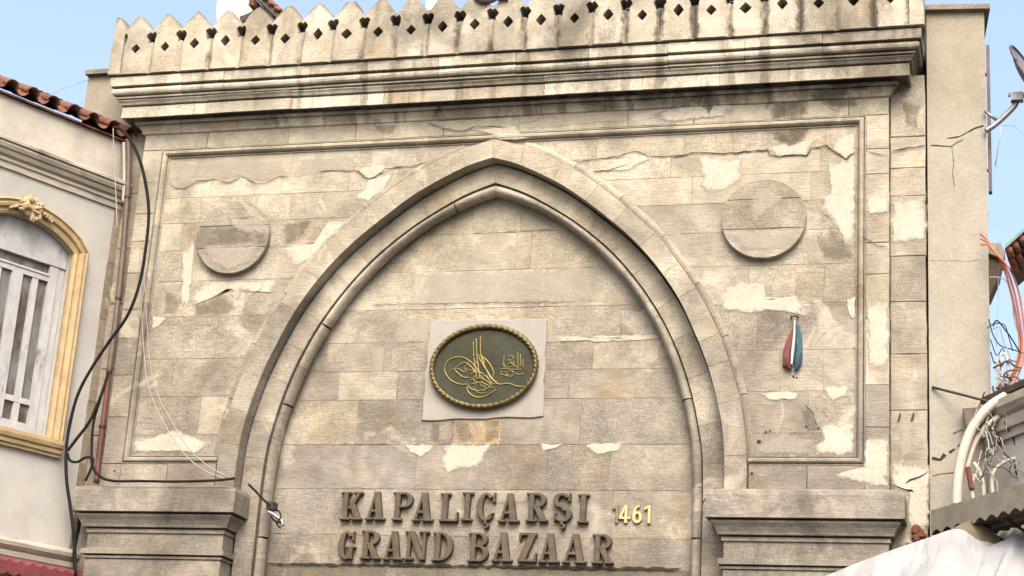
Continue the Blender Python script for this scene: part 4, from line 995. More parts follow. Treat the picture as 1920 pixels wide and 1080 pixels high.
lsweep('string_course', [(-.02, 2.94), (.03, 2.94), (.05, 2.96), (.055, 3.0), (.045, 3.02), (.07, 3.04), (.10, 3.07), (.11, 3.11), (.09, 3.145), (.03, 3.165), (-.02, 3.17)], .0, 7, M['mould'], 30)
# window surround: stepped ochre moulding
def surround():
    prof = [(.0, -.02), (.0, .045), (.035, .060), (.045, .040), (.070, .040), (.085, .075), (.115, .085), (.130, .060), (.150, .060), (.165, .085), (.185, .075), (.19, -.01)]
    A = warc(WHW, WSP, WTOP, 20); n = len(prof)
    path = [(WC_ - WHW, 4.34), (WC_ - WHW, 5.4)] + A + [(WC_ + WHW, 5.4), (WC_ + WHW, 4.34)]
    v = []; f = []
    for i, (u, z) in enumerate(path):
        a = Vector(path[max(i - 1, 0)]); b = Vector(path[min(i + 1, len(path) - 1)]); t = (b - a).normalized(); nn = Vector((-t.y, t.x))
        if i in (0, 1, len(path) - 2, len(path) - 1): nn = Vector((-1 if u < WC_ else 1, 0))
        if i == 2: nn = Vector((-1, .25))
        if i == len(path) - 3: nn = Vector((1, .25))
        for (w, o_) in prof: q = Vector((u, z)) + nn * w; v.append(LT(q.x, q.y, o_))
    for i in range(len(path) - 1):
        for q in range(n - 1): f.append((i * n + q, i * n + q + 1, (i + 1) * n + q + 1, (i + 1) * n + q))
    f += [tuple(range(n)), tuple((len(path) - 1) * n + q for q in range(n))]
    return hp(obj('window_surround', v, f, M['yellow']))
surround()
lsweep('window_sill', [(-.02, 4.15), (.05, 4.15), (.05, 4.185), (.075, 4.19), (.085, 4.225), (.07, 4.23), (.10, 4.25), (.115, 4.29), (.115, 4.335), (.02, 4.345), (-.20, 4.36)], .40, 2.14, M['yellow'], 14)
# carved acanthus boss on the crown of the surround
mb = MB()
def lobe(u, z, o_, ru, rz, ro, rot=0, nu=10, nv=7):
    v = []; f = []
    for i in range(nv + 1):
        th = math.pi * i / nv
        for k in range(nu):
            ph = 2 * math.pi * k / nu; a = ru * math.sin(th) * math.cos(ph); b = rz * math.cos(th); c = ro * math.sin(th) * math.sin(ph) * (1 + .2 * math.cos(3 * ph))
            v.append(LT(u + a * math.cos(rot) - b * math.sin(rot), z + a * math.sin(rot) + b * math.cos(rot), o_ + c))
    for i in range(nv):
        for k in range(nu): f.append((i * nu + k, i * nu + (k + 1) % nu, (i + 1) * nu + (k + 1) % nu, (i + 1) * nu + k))
    mb.add(v, f)
rb = random.Random(5)
lobe(WC_, 6.885, .07, .15, .10, .05)
for k in range(26):
    a = rb.uniform(0, 6.283); q_ = rb.uniform(.35, 1.0)
    lobe(WC_ + .165 * q_ * math.cos(a), 6.885 + .115 * q_ * math.sin(a), .105 + .03 * (1 - q_), rb.uniform(.018, .034), rb.uniform(.032, .058), rb.uniform(.022, .036), a + rb.uniform(-.7, .7) - 1.57)
for s_ in (-1, 1):
    for k in range(4): lobe(WC_ + s_ * (.17 + .035 * k), 6.875 - .018 * k, .09, .030 - .004 * k, .022, .03, s_ * .5)
hp(mb.build('carved_boss', M['yellow'], None, True))
# the casement: frame, arched board, transom, mullions, panes
win = hp(empty('window', (0, 0, 0)))
def wb(nm, u0, u1, z0, z1, o0, o1, mat=None): return lbox(nm, u0, u1, z0, z1, o0, o1, mat or M['white_wood'], win)
outl = warc(WHW - .005, WSP, WTOP - .005)[::-1]
v, f = prism([(WC_ - WHW + .005, 6.37), (WC_ + WHW - .005, 6.37)] + outl, -.07, -.14, .004, T=lambda x, y, o: LT(x, y, o)); q = hp(obj('arched_board', v, f, M['white_wood'])); q.parent = win; q.location = (0, 0, 0)
for s in (-1, 1):
    e = WC_ + s * (WHW - .005); a, b = sorted((e, e - s * .205))
    wb('frame_post', a, b, 4.38, 6.37, -.09, -.14); a, b = sorted((e - s * .10, e - s * .21)); wb('frame_bead', a, b, 4.40, 6.36, -.075, -.0895)
wb('transom', WC_ - .46, WC_ + .46, 6.17, 6.235, -.082, -.15); wb('transom_moulding', WC_ - .47, WC_ + .47, 6.235, 6.26, -.07, -.15)
wb('bottom_rail', WC_ - .46, WC_ + .46, 4.40, 4.475, -.085, -.15); wb('middle_rail', WC_ - .46, WC_ + .46, 4.69, 4.755, -.085, -.15)
wb('mullion', WC_ - .12, WC_ + .02, 4.476, 6.169, -.078, -.15)
wb('glazing_bar', WC_ - .335, WC_ - .255, 4.476, 6.169, -.088, -.15); wb('glazing_bar', WC_ + .16, WC_ + .235, 4.476, 6.169, -.088, -.15)
for a, b in ((-.46, -.335), (-.255, -.12), (.02, .16), (.235, .46)):
    wb('pane', WC_ + a - .002, WC_ + b + .002, 4.757, 6.167, -.118, -.124, M['glass']); wb('pane', WC_ + a - .002, WC_ + b + .002, 4.477, 4.688, -.118, -.124, M['glass'])
wb('fanlight', WC_ - .46, WC_ + .46, 6.262, 6.368, -.116, -.122, M['glass'])
lbox('dark_room_sheet', WC_ - WHW - .03, WC_ + WHW + .03, 4.3, 6.9, -.24, -.23, M['dark'])  # dark sheet standing in for the unlit room behind the panes
# eave tiles: pans and covers in three courses
def tile_mesh(nm, mat, r, down):
    v = []; f = []; n = 9; L_ = .46
    for j in (0, 1):
        rr = r * (1.0 if j == 0 else .86)
        for rad in (rr, rr - .014):
            for k in range(n + 1):
                a = math.pi * k / n; v.append((rad * math.cos(a), j * L_, (rad * math.sin(a)) * (-.85 if down else 1)))
    m = n + 1
    for k in range(n):
        f += [(k, k + 1, 2 * m + k + 1, 2 * m + k), (m + k, m + k + 1, 3 * m + k + 1, 3 * m + k), (k, k + 1, m + k + 1, m + k), (2 * m + k, 2 * m + k + 1, 3 * m + k + 1, 3 * m + k)]
    f += [(0, m, 3 * m, 2 * m), (n, m + n, 3 * m + n, 2 * m + n)]
    me = bpy.data.meshes.new(nm); me.from_pydata(v, [], f); me.materials.append(mat)
    for p_ in me.polygons: p_.use_smooth = True
    return me
roof = hp(empty('roof', (0, 0, 0)))
tm = [tile_mesh('cover_tile', M['tile'], .088, False), tile_mesh('cover_tile', M['tile2'], .088, False), tile_mesh('pan_tile', M['tile'], .082, True), tile_mesh('pan_tile', M['tile2'], .082, True)]
slope = math.radians(24)
for c in range(3):
    for i in range(12):
        for kind in (0, 1):
            u = .06 + i * .285 + (0 if kind == 0 else .1425) ; me = tm[kind * 2 + rnd.randrange(2)]
            o = bpy.data.objects.new(me.name.split('.')[0], me); COL.objects.link(o); o.parent = roof
            dd = LN * (.10 - c * .36 * math.cos(slope)); zz = 8.215 + c * .36 * math.sin(slope) + (.02 if kind == 0 else .035) + rnd.uniform(-.008, .008)
            ex, ey = -LU, (-LN * math.cos(slope) + Vector((0, 0, math.sin(slope)))); ez = ex.cross(ey)
            if ez.z < 0: ex = -ex; ez = ex.cross(ey)
            mt_ = Matrix((ex, ey, ez)).transposed().to_4x4(); pos_ = LP0 + LU * u + dd + LN * rnd.uniform(-.02, .02)
            pos_.z = zz; o.matrix_local = Matrix.Translation(pos_) @ mt_ @ Matrix.Rotation(rnd.uniform(-.05, .05), 4, 'Z')
mb = MB()
mb.add([LT(-.0, 8.145, .03), LT(7, 8.145, .03), LT(7, 8.60, -1.0), LT(0, 8.60, -1.0), LT(0, 8.17, .03), LT(7, 8.17, .03), LT(7, 8.64, -1.0), LT(0, 8.64, -1.0)], [(0, 1, 2, 3), (4, 5, 6, 7), (0, 1, 5, 4), (0, 3, 7, 4), (1, 2, 6, 5)])
q = mb.build('roof_bed', M['tile']); q.parent = roof
# stone quoin strip at the corner of the house
zq_ = [GROUND, .5, 1.8, 3.2, 3.9, 4.9, 5.9, 6.6, 7.28]
for i in range(len(zq_) - 1):
    lbox('quoin', -.02, .085 + rnd.uniform(0, .02), zq_[i] + .003, zq_[i + 1] - .003, .0, .022, M['field'], None, (.25, .21, .165))
# dark red canopy below the string course
can = empty('scalloped_canopy', LT(.7, 2.8, .3)); tag(can, 'dark red ribbed canopy below the pale house at bottom left', 'canopy')
v = []; f = []; n = 66
for i in range(n + 1):
    u = -.0 + 3.3 * i / n; w = .022 * math.cos(i * math.pi / 1.5)
    for (o_, z) in ((.01, 2.93), (.30, 2.875), (.33, 2.86), (.33, 2.72)): v.append(LT(u, z + w, o_))
for i in range(n):
    for q in range(3): f.append((i * 4 + q, i * 4 + q + 1, i * 4 + q + 5, i * 4 + q + 4))
q = obj('sheet', v, f, M['redpaint']); q.parent = can; q.location = -can.location
mb = MB()
for u in (.1, .9, 1.7, 2.5, 3.2): mb.tube([LT(u, 2.6, .01), LT(u, 2.83, .30)], .012, 6)
q = mb.build('bracket', M['iron']); q.parent = can; q.location = -can.location

# ------------------------------------------------------------------ pipes and cables on the left
GRP = {'black_cable': 'black cables between house and gateway', 'white_conduit': 'white conduits over the shop', 'orange_conduit': 'orange conduits at the right edge', 'thin_wire': 'thin wires at the right edge', 'white_string': 'slack strings on the left panel', 'grey_cable': 'upright cables beside the rendered wall'}
def cable(nm, pts, r, mat, label, cat='cable', n=6, grp=None):
    mb = MB(); mb.tube(spline(pts, n), r, 8); o = mb.build(nm, mat, None, True); tag(o, label, cat, grp or GRP.get(nm)); return o
def cz(L, Y): return [pt(x, y, Y) for x, y in L]
dp = empty('drain_pipe', pt(176, 900, .0)); tag(dp, 'thin brown drain pipe in the corner between house and gateway', 'pipe')
mb = MB(); mb.tube(spline(cz([(240, 262), (241, 310), (239, 360), (234, 430), (226, 520), (212, 640), (204, 700)], -.02), 5), .034, 10); o = mb.build('upper_pipe', M['pipe'], None, True); o.parent = dp; o.location = -dp.location
mb = MB(); mb.tube(spline(cz([(204, 698), (196, 770), (186, 850), (180, 905)], -.02), 5), .030, 10); o = mb.build('lower_pipe', M['rustpipe'], None, True); o.parent = dp; o.location = -dp.location
for x, y in ((238, 370), (222, 560), (192, 800)):
    mb = MB(); p = pt(x, y, -.02); mb.tube([p + Vector((0, 0, -.012)), p + Vector((0, 0, .012))], .044, 10); o = mb.build('pipe_clip', M['iron']); o.parent = dp; o.location = -dp.location
cable('grey_conduit', cz([(232, 268), (233, 330), (231, 380)], -.04), .020, M['plaster'], 'short pale conduit beside the top of the drain pipe', 'conduit')
cable('black_cable', cz([(212, 240), (226, 242), (244, 262), (262, 300), (274, 350), (279, 400), (274, 460), (262, 530), (240, 590), (205, 640), (172, 690), (146, 740), (130, 800), (124, 850), (125, 900), (131, 945), (138, 1000), (142, 1080)], -.34), .019, M['black'], 'thick black cable swinging from the tiled eave down past the window')
cable('black_cable', cz([(203, 700), (190, 740), (168, 790), (142, 825), (127, 845)], -.33), .018, M['black'], 'black cable branching left from the foot of the drain pipe')
cable('black_cable', cz([(189, 745), (176, 790), (172, 840), (174, 875), (190, 895), (215, 902), (260, 902), (330, 903), (400, 901), (440, 897)], -.30), .016, M['black'], 'black cable lying along the top of the left capital')
cable('black_cable', cz([(126, 850), (132, 864), (146, 866), (160, 858), (174, 860), (172, 876), (160, 902)], -.31), .016, M['black'], 'short looped black cable left of the capital')
cable('black_cable', cz([(150, 945), (148, 985), (140, 1030), (142, 1085)], -.05), .022, M['black'], 'black cable hanging beside the left pilaster shaft')
cable('black_cable', cz([(466, 908), (480, 922), (495, 938), (507, 948)], -.05), .013, M['black'], 'short black cable from the left capital to the small bracket')
cable('white_wire', cz([(212, 238), (214, 300), (217, 360), (220, 430)], -.35), .006, M['wire'], 'thin white wire hanging straight from the end of the eave', 'wire')
cable('white_string', cz([(262, 470), (264, 560), (270, 660), (277, 720), (300, 780), (340, 845), (380, 880), (415, 895), (440, 900)], -.10), .006, M['wire'], 'lower of two slack white strings on the left panel', 'string')
cable('white_string', cz([(272, 430), (272, 540), (278, 640), (288, 718), (316, 780), (352, 838), (392, 875), (436, 898)], -.09), .005, M['wire'], 'upper of two slack white strings on the left panel', 'string')
cable('sagging_wire', cz([(92, 182), (110, 170), (140, 158), (168, 148)], -.2), .004, M['greyc'], 'thin grey wire from the tiled eave to the wall behind', 'wire')
# tangled clamp at the foot of the arch
cl = empty('cable_clamp', pt(516, 962, .05)); tag(cl, 'small metal clamp and cable end hanging at the left foot of the arch', 'clamp')
def clp(o): o.parent = cl; o.location = -cl.location
mb = MB(); p = pt(508, 948, .03); mb.box(p.x - .04, p.x + .04, p.y - .04, p.y + .1, p.z - .045, p.z + .04); clp(mb.build('junction_box', M['iron']))
mb = MB(); mb.tube(spline(cz([(503, 960), (512, 964), (520, 970), (528, 976), (530, 986)], .0), 5), .022, 8); clp(mb.build('bracket', M['galv'], None, True))
mb = MB(); mb.tube(spline(cz([(512, 958), (520, 956), (527, 968), (519, 982), (526, 990)], -.02), 5), .010, 6); mb.tube(spline(cz([(508, 968), (516, 977), (526, 980)], -.03), 4), .012, 6); clp(mb.build('loose_end', M['black'], None, True))

# ------------------------------------------------------------------ things on the right
def place(r, o): o.parent = r; o.location = -r.location; return o
# downpipe on the flank of the rendered wall
p0, p1 = pt(1852, 88, .35), pt(1853.5, 362, .35); dpr = empty('downpipe', p1); tag(dpr, 'dark brown strip fixed to the right edge of the rendered wall', 'pipe')
mb = MB(); mb.box(p0.x - .018, p0.x + .018, .30, .40, p1.z, p0.z); place(dpr, mb.build('strip', M['pipe']))
for y in (140, 320):
    q = pt(1850, y, .35); mb = MB(); mb.box(q.x - .06, q.x + .02, .33, .37, q.z - .012, q.z + .012); place(dpr, mb.build('clip', M['iron']))
# satellite dish
dsh = empty('satellite_dish', pt(1853, 232, .35)); tag(dsh, 'grey satellite dish on a steel arm at the right edge', 'satellite dish')
dc = pt(1930, 140, .1); ax = Vector((.86, -.32, .40)).normalized(); e1 = ax.cross(Vector((0, 0, 1))).normalized(); e2 = e1.cross(ax).normalized()
v = []; f = []; NR, NA = 6, 32
for i in range(NR + 1):
    r = .36 * i / NR
    for k in range(NA):
        a_ = 2 * math.pi * k / NA; v.append(dc + (e1 * math.cos(a_) + e2 * math.sin(a_)) * r + ax * (.085 * (i / NR) ** 2 - .085))
for i in range(NR):
    for k in range(NA): f.append((i * NA + k, i * NA + (k + 1) % NA, (i + 1) * NA + (k + 1) % NA, (i + 1) * NA + k))
place(dsh, obj('reflector', v, f, M['dish'], None, True))
mb = MB(); mb.tube([dc + (e1 * math.cos(2 * math.pi * k / 32) + e2 * math.sin(2 * math.pi * k / 32)) * .362 for k in range(33)], .016, 6); place(dsh, mb.build('rim', M['dishrim'], None, True))
mb = MB(); mb.tube(spline(cz([(1848, 246), (1868, 232), (1890, 212), (1904, 196), (1906, 184)], .15), 5), .030, 8); place(dsh, mb.build('arm', M['galv'], None, True))
mb = MB(); mb.tube(cz([(1846, 208), (1870, 226)], .15), .018, 8); place(dsh, mb.build('strut', M['galv'], None, True))
mb = MB(); q = pt(1906, 182, .12); mb.box(q.x - .06, q.x + .07, q.y - .05, q.y + .05, q.z - .05, q.z + .04); mb.tube([q + Vector((-.08, 0, .03)), q + Vector((.1, -.02, .0))], .025, 8); place(dsh, mb.build('mount', M['galv']))
mb = MB(); mb.tube(cz([(1878, 236), (1874, 260), (1866, 312)], .12), .006, 5); mb.tube(spline(cz([(1878, 236), (1895, 235), (1908, 240), (1922, 256)], .12), 4), .005, 5); place(dsh, mb.build('coax', M['greyc'], None, True))
# orange conduits
for k, (off, lb) in enumerate(((-2, 'left strand of the orange conduits against the sky at right'), (7, 'middle strand of the orange conduits against the sky at right'), (19, 'right strand of the orange conduits against the sky at right'))):
    cable('orange_conduit', cz([(1838, 440 + off), (1852, 452 + off * .4), (1870, 478), (1884 + off * .5, 505), (1896 + off * .7, 545), (1906 + off * .6, 590), (1913 + off * .5, 640), (1908 + off * .5, 680), (1893 + off * .6, 712), (1872 + off, 738), (1850 + off, 762)], .05 - k * .03), .0125 - .001 * k, M['orange'], lb, 'conduit')
# dark lean-to boards behind the conduits
lt = empty('lean_to', pt(1855, 560, .6)); tag(lt, 'dark timber lean-to end with pale top beside the rendered wall', 'lean-to')
Q = [xz(1852, 472, .6), xz(1880, 482, .6), xz(1874, 515, .6), xz(1856, 556, .6), xz(1848, 556, .6)]
v, f = prism(Q, .6, .9, .006); place(lt, obj('boards', v, f, M['wood']))
Q = [xz(1848, 455, .55), xz(1876, 455, .55), xz(1884, 470, .55), xz(1881, 486, .55), xz(1850, 474, .55)]
v, f = prism(Q, .55, .95, .006); place(lt, obj('top_board', v, f, M['canopy']))
# tiled eave at the far right edge
ev = empty('tiled_eave', pt(1915, 470, -.6)); tag(ev, 'corner of a tiled eave with teal edge board at the right edge', 'eave')
a, b = pt(1884, 466, -.6), pt(1990, 372, -.6)
mb = MB(); d = (b - a).normalized(); up_ = Vector((0, 0, 1))
for (o_, h_) in ((0, .04),):
    mb.add([a, b, b + up_ * h_, a + up_ * h_, a + Vector((0, .03, 0)), b + Vector((0, .03, 0)), b + Vector((0, .03, h_)), a + Vector((0, .03, h_))], [(0, 1, 2, 3), (4, 5, 6, 7), (0, 1, 5, 4), (3, 2, 6, 7), (0, 3, 7, 4), (1, 2, 6, 5)])
place(ev, mb.build('edge_board', M['teal']))
for i in range(9):
    for j in range(3):
        c = a + d * (.05 + i * .085) + Vector((.02 * j, .04 + j * .22, -.03 - .03 * (j > 0) - .01 * (i % 2)))
        mb = MB(); mb.tube([c, c + Vector((.03, .24, .015))], .036, 10); place(ev, mb.build('eave_tile', M['tile'] if (i + j) % 2 else M['tile2'], None, True))
mb = MB(); a_, b_ = a + Vector((0, .05, -.002)), b + Vector((0, .05, -.002))
mb.add([a_, b_, b_ + Vector((.1, 1.2, .0)), a_ + Vector((.1, 1.2, .0)), a_ + up_ * .02, b_ + up_ * .02, b_ + Vector((.1, 1.2, .02)), a_ + Vector((.1, 1.2, .02))], [(0, 1, 2, 3), (4, 5, 6, 7), (0, 1, 5, 4), (2, 3, 7, 6), (0, 3, 7, 4), (1, 2, 6, 5)])
place(ev, mb.build('soffit', M['wood']))
# right shop: wall coming towards the camera, with grey mouldings
VD = (CR * ((18 - 960) / FPX) - CU * ((1507 - 540) / FPX) + CF); VD.z = 0; VD.normalize(); RU = -VD           # along the wall, towards the camera
RP0 = Vector((5.40, .10, 0)); RN = Vector((RU.y, -RU.x, 0))
if RN.x > 0: RN = -RN
def RT(u, z, o): q = RP0 + RU * u + RN * o; return Vector((q.x, q.y, z))
shop = empty('shop', (RP0.x, RP0.y, GROUND)); tag(shop, 'low grey shop wall with stepped mouldings at the lower right edge', 'shop')
def rsweep(nm, prof, u0, u1, mat, parent, n=12):
    v = []; f = []; m = len(prof)
    for i in range(n + 1):
        for (o_, z) in prof: v.append(RT(u0 + (u1 - u0) * i / n, z, o_ + rnd.uniform(-.002, .002)))
    for i in range(n):
        for q in range(m - 1): f.append((i * m + q, i * m + q + 1, (i + 1) * m + q + 1, (i + 1) * m + q))
    f += [tuple(range(m)), tuple(n * m + q for q in range(m))]
    return place(parent, obj(nm, v, f, mat))
rsweep('wall', [(0, GROUND), (0, 4.86), (-.6, 4.86)], .0, 6, M['plaster'], shop)
rsweep('cornice', [(-.02, 4.35), (.03, 4.36), (.04, 4.44), (.07, 4.45), (.08, 4.56), (.06, 4.57), (.10, 4.60), (.14, 4.66), (.14, 4.74), (.0, 4.78)], .0, 6, M['mould'], shop)
rsweep('ledge', [(-.02, 4.80), (.07, 4.80), (.08, 4.86), (-.2, 4.90)], .0, 6, M['wood'], shop)
def rpx(x, y, o=0.0):
    d = CR * ((x - 960) / FPX) - CU * ((y - 540) / FPX) + CF; P_ = RP0 + RN * o
    return CC + d * ((P_ - CC).dot(RN) / d.dot(RN))
# corrugated canopy over the shop front
cc = empty('corrugated_canopy', rpx(1760, 990, .62)); tag(cc, 'weathered corrugated sheet canopy with scalloped edge at lower right', 'canopy')
O1 = .62; pa, pb = rpx(1746, 957, O1), rpx(1985, 887, O1); qa = rpx(1748, 1003, O1)
ua, ub = (pa - RP0).dot(RU), (pb - RP0).dot(RU); zt = pa.z; zl = qa.z
v = []; f = []; n = 120
for i in range(n + 1):
    u = ua + (ub - ua) * i / n; ph = (u - ua) / .215 * 2 * math.pi; w = .038 * (1 - abs(math.cos(ph / 2)) * 2 * .5) ; e = .045 * abs(math.sin(ph / 2)) ** 1.4
    top = zt + (pb.z - zt) * i / n
    v += [RT(u, top, O1), RT(u, top - (zt - zl) + e, O1 + .004), RT(u, top - (zt - zl) + e + .05, .02)]
for i in range(n):
    for q in range(2): f.append((i * 3 + q, i * 3 + q + 1, i * 3 + q + 4, i * 3 + q + 3))
place(cc, obj('fascia', [v[i] for i in range(len(v))], [g for k, g in enumerate(f) if k % 2 == 0], M['canopy']))
place(cc, obj('corrugated_sheet', v, [g for k, g in enumerate(f) if k % 2 == 1], M['wood']))
mb = MB(); mb.tube([RT(ua + .25, zl - .02, .40), RT(ub, zl + .05 + pb.z - zt, .40)], .03, 8); place(cc, mb.build('rafter', M['wood']))
for k in range(4):
    u = ua + .3 + k * .45; mb = MB(); mb.tube([RT(u, zl - .25, .01), RT(u, zl + .02, O1 - .05)], .014, 6); place(cc, mb.build('bracket', M['iron']))
# white awning sheet
tp = empty('white_awning', pt(1760, 1040, -.9)); tag(tp, 'white tarpaulin awning sloping towards the viewer at the bottom right corner', 'awning')
def sheet(top, bot, nm, mat, nu=40, nv=14, wav=.05, seed=1):
    v = []; f = []; A = spline(top, 10); B = spline(bot, 10); r_ = random.Random(seed)
    NA = len(A)
    ph = [r_.uniform(0, 6.28) for _ in range(4)]
    for i in range(NA):
        for j in range(nv + 1):
            t = j / nv; q = A[i].lerp(B[i], t); s_ = i / (NA - 1)
            sag = -.10 * math.sin(math.pi * t) * .6 + wav * t * (math.sin(s_ * 17 + ph[0] + t * 2) * .6 + math.sin(s_ * 31 + ph[1] - t * 3) * .3 + abs(math.sin(s_ * 9 + ph[2] + t)) ** .5 * .9)
            v.append(q + Vector((0, 0, sag)))
    for i in range(NA - 1):
        for j in range(nv): k = i * (nv + 1) + j; f.append((k, k + 1, k + nv + 2, k + nv + 1))
    return place(tp, obj(nm, v, f, mat, None, True))
tops = [pt(1520, 1092, -1.0), pt(1560, 1075, -1.0), pt(1640, 1043, -1.0), pt(1735, 1010, -.95), pt(1795, 992, -.9), pt(1840, 1012, -.95), pt(1880, 1024, -1.0)]
bots = [q + Vector((-.25, -1.9, -1.0)) for q in tops]
sheet(tops, bots, 'left_sheet', M['tarp'], seed=3)
tops2 = [pt(1836, 1036, -1.15), pt(1862, 1022, -1.1), pt(1885, 1012, -1.1), pt(1906, 1003, -1.1), pt(1930, 1010, -1.1), pt(1990, 1000, -1.1)]
bots2 = [q + Vector((-.3, -1.9, -1.05)) for q in tops2]
sheet(tops2, bots2, 'right_sheet', M['tarp'], seed=5)
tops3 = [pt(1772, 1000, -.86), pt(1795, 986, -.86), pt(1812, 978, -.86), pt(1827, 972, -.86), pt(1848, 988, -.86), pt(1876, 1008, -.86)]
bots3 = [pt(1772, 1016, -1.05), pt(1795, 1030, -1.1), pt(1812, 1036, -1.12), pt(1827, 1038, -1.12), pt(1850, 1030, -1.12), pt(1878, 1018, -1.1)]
M['soiled_shaded'] = simple('soiled_shaded_tarpaulin', (.115, .095, .06), .8, var=.3, scale=5)  # brown of the peak: canopy shade and dirt both put into the colour
sheet(tops3, bots3, 'soiled_shaded_peak', M['soiled_shaded'], wav=.01, seed=8)
mb = MB(); mb.tube([pt(1827, 974, -.84), pt(1827, 1120, -.84)], .02, 8); place(tp, mb.build('pole', M['galv']))
# rod, box, conduits
cable('iron_rod', [pt(1748, 726, .12), pt(1815, 743, -.05), pt(1884, 761, -.25)], .014, M['iron'], 'dark iron rod sticking out of the tan rendered wall', 'rod', n=2)
bx_ = empty('meter_box', pt(1826, 785, .0)); tag(bx_, 'small brown metal box behind the thick white conduit', 'box')
Q = [xz(1804, 766, .0), xz(1846, 762, .0), xz(1838, 804, .0), xz(1812, 804, .0)]
v, f = prism(Q, .0, .16, .006); place(bx_, obj('case', v, f, M['pipe'])); Q2 = inset(Q[::-1] if area2(Q) < 0 else Q, .02); v, f = prism(Q2, -.008, .002, .002); place(bx_, obj('lid', v, f, M['pipe']))
cable('thick_conduit', cz([(1794, 948), (1796, 905), (1804, 855), (1822, 806), (1850, 768), (1885, 744), (1930, 727)], -.32), .052, M['conduit'], 'thickest white conduit arching over the shop cornice at right', 'conduit')
cable('white_conduit', cz([(1812, 880), (1826, 835), (1846, 802), (1868, 785), (1882, 772)], -.26), .030, M['conduit'], 'thinner white conduit inside the curve of the thick one', 'conduit')
cable('white_conduit', cz([(1845, 935), (1843, 905), (1836, 884), (1826, 868)], -.30), .022, M['conduit'], 'short upright white conduit standing on the corrugated canopy', 'conduit')
cable('white_conduit', cz([(1862, 930), (1860, 905), (1864, 885), (1880, 868), (1908, 858), (1930, 850)], -.34), .020, M['conduit'], 'white conduit bending right along the shop wall', 'conduit')
cable('white_conduit', cz([(1826, 940), (1822, 915), (1828, 890)], -.34), .022, M['white_wood'], 'stub of grey white conduit between orange stub and thick conduit', 'conduit')
cable('orange_stub', cz([(1814, 876), (1818, 896), (1822, 918)], -.36), .026, M['rust'], 'short rust orange stub beside the thick white conduit', 'conduit')
cable('red_cable', cz([(1832, 812), (1852, 786), (1880, 762), (1912, 742)], -.22), .018, M['rustpipe'], 'dark red cable under the curve of the thick conduit')
cable('grey_cable', cz([(1866, 758), (1876, 724), (1880, 690), (1876, 668), (1884, 664), (1890, 684), (1888, 716), (1880, 740)], -.02), .016, M['greyc'], 'looped grey cable standing up beside the rendered wall')
cable('grey_cable', cz([(1858, 772), (1868, 735), (1872, 700), (1870, 676)], .02), .013, M['conduit'], 'pale straight cable left of the grey loop')
cable('thin_wire', cz([(1854, 598), (1862, 628), (1876, 648), (1900, 656), (1925, 664)], .1), .006, M['black'], 'thin black wire sagging from the rendered wall to the right edge', 'wire')
cable('thin_wire', cz([(1846, 735), (1836, 762), (1822, 790)], .02), .006, M['black'], 'thin black wire slanting down the corner of the rendered wall', 'wire')
cable('thin_wire', cz([(1856, 520), (1880, 522), (1896, 545), (1902, 600), (1916, 640)], .12), .006, M['greyc'], 'thin grey wire curving behind the orange conduits', 'wire')
cable('thin_wire', cz([(1872, 520), (1871, 580), (1868, 650)], .2), .004, M['greyc'], 'fine vertical wire against the sky left of the orange conduits', 'wire')
cable('thin_wire', cz([(1850, 362), (1853, 400), (1860, 440), (1866, 470)], .3), .004, M['greyc'], 'fine wire below the dark brown strip', 'wire')
# tangle of dry vine on the shop wall
vn = empty('dry_vine', pt(1870, 880, -.38)); tag(vn, 'tangle of pale dry twigs and wires on the shop wall', 'vine')
r_ = random.Random(4)
for k in range(16):
    x, y = r_.uniform(1845, 1905), r_.uniform(835, 885); P = [(x, y)]
    for q in range(4): x += r_.uniform(-12, 16); y += r_.uniform(-10, 18); P.append((x, y))
    mb = MB(); mb.tube(spline(cz(P, -.36 - .01 * k), 4), r_.uniform(.003, .006), 5); place(vn, mb.build('twig', M['wire'] if k % 3 else M['iron'], None, True))
for k in range(9):
    x, y = r_.uniform(1855, 1890), r_.uniform(690, 740); P = [(x, y)]
    for q in range(4): x += r_.uniform(-6, 16); y += r_.uniform(-8, 14); P.append((x, y))
    mb = MB(); mb.tube(spline(cz(P, -.05 - .01 * k), 4), r_.uniform(.006, .012), 5); place(vn, mb.build('twig', M['iron'] if k % 2 else M['wood'], None, True))
# rusty rosette and stub on the right strip
rr = empty('rusty_fixing', pt(1722, 1000, .08)); tag(rr, 'rusty metal rosette on the wall right of the right capital', 'fixing')
mb = MB()
for x, y, r in ((1718, 992, .055), (1726, 1000, .05), (1718, 1008, .045), (1733, 1004, .03)):
    p = pt(x, y, .06); n = 10
    P = [(p.x + r * math.cos(2 * math.pi * k / n) * r_.uniform(.8, 1.1), p.z + r * math.sin(2 * math.pi * k / n) * r_.uniform(.8, 1.1)) for k in range(n)]
    v, f = prism(P, .05 - r_.uniform(0, .01), .10, .012); mb.add(v, f)
place(rr, mb.build('rosette', M['rust'])); p = pt(1712, 1022, .05); mb = MB(); mb.box(p.x - .07, p.x + .06, .02, .10, p.z - .02, p.z + .015); place(rr, mb.build('stub', M['wood']))

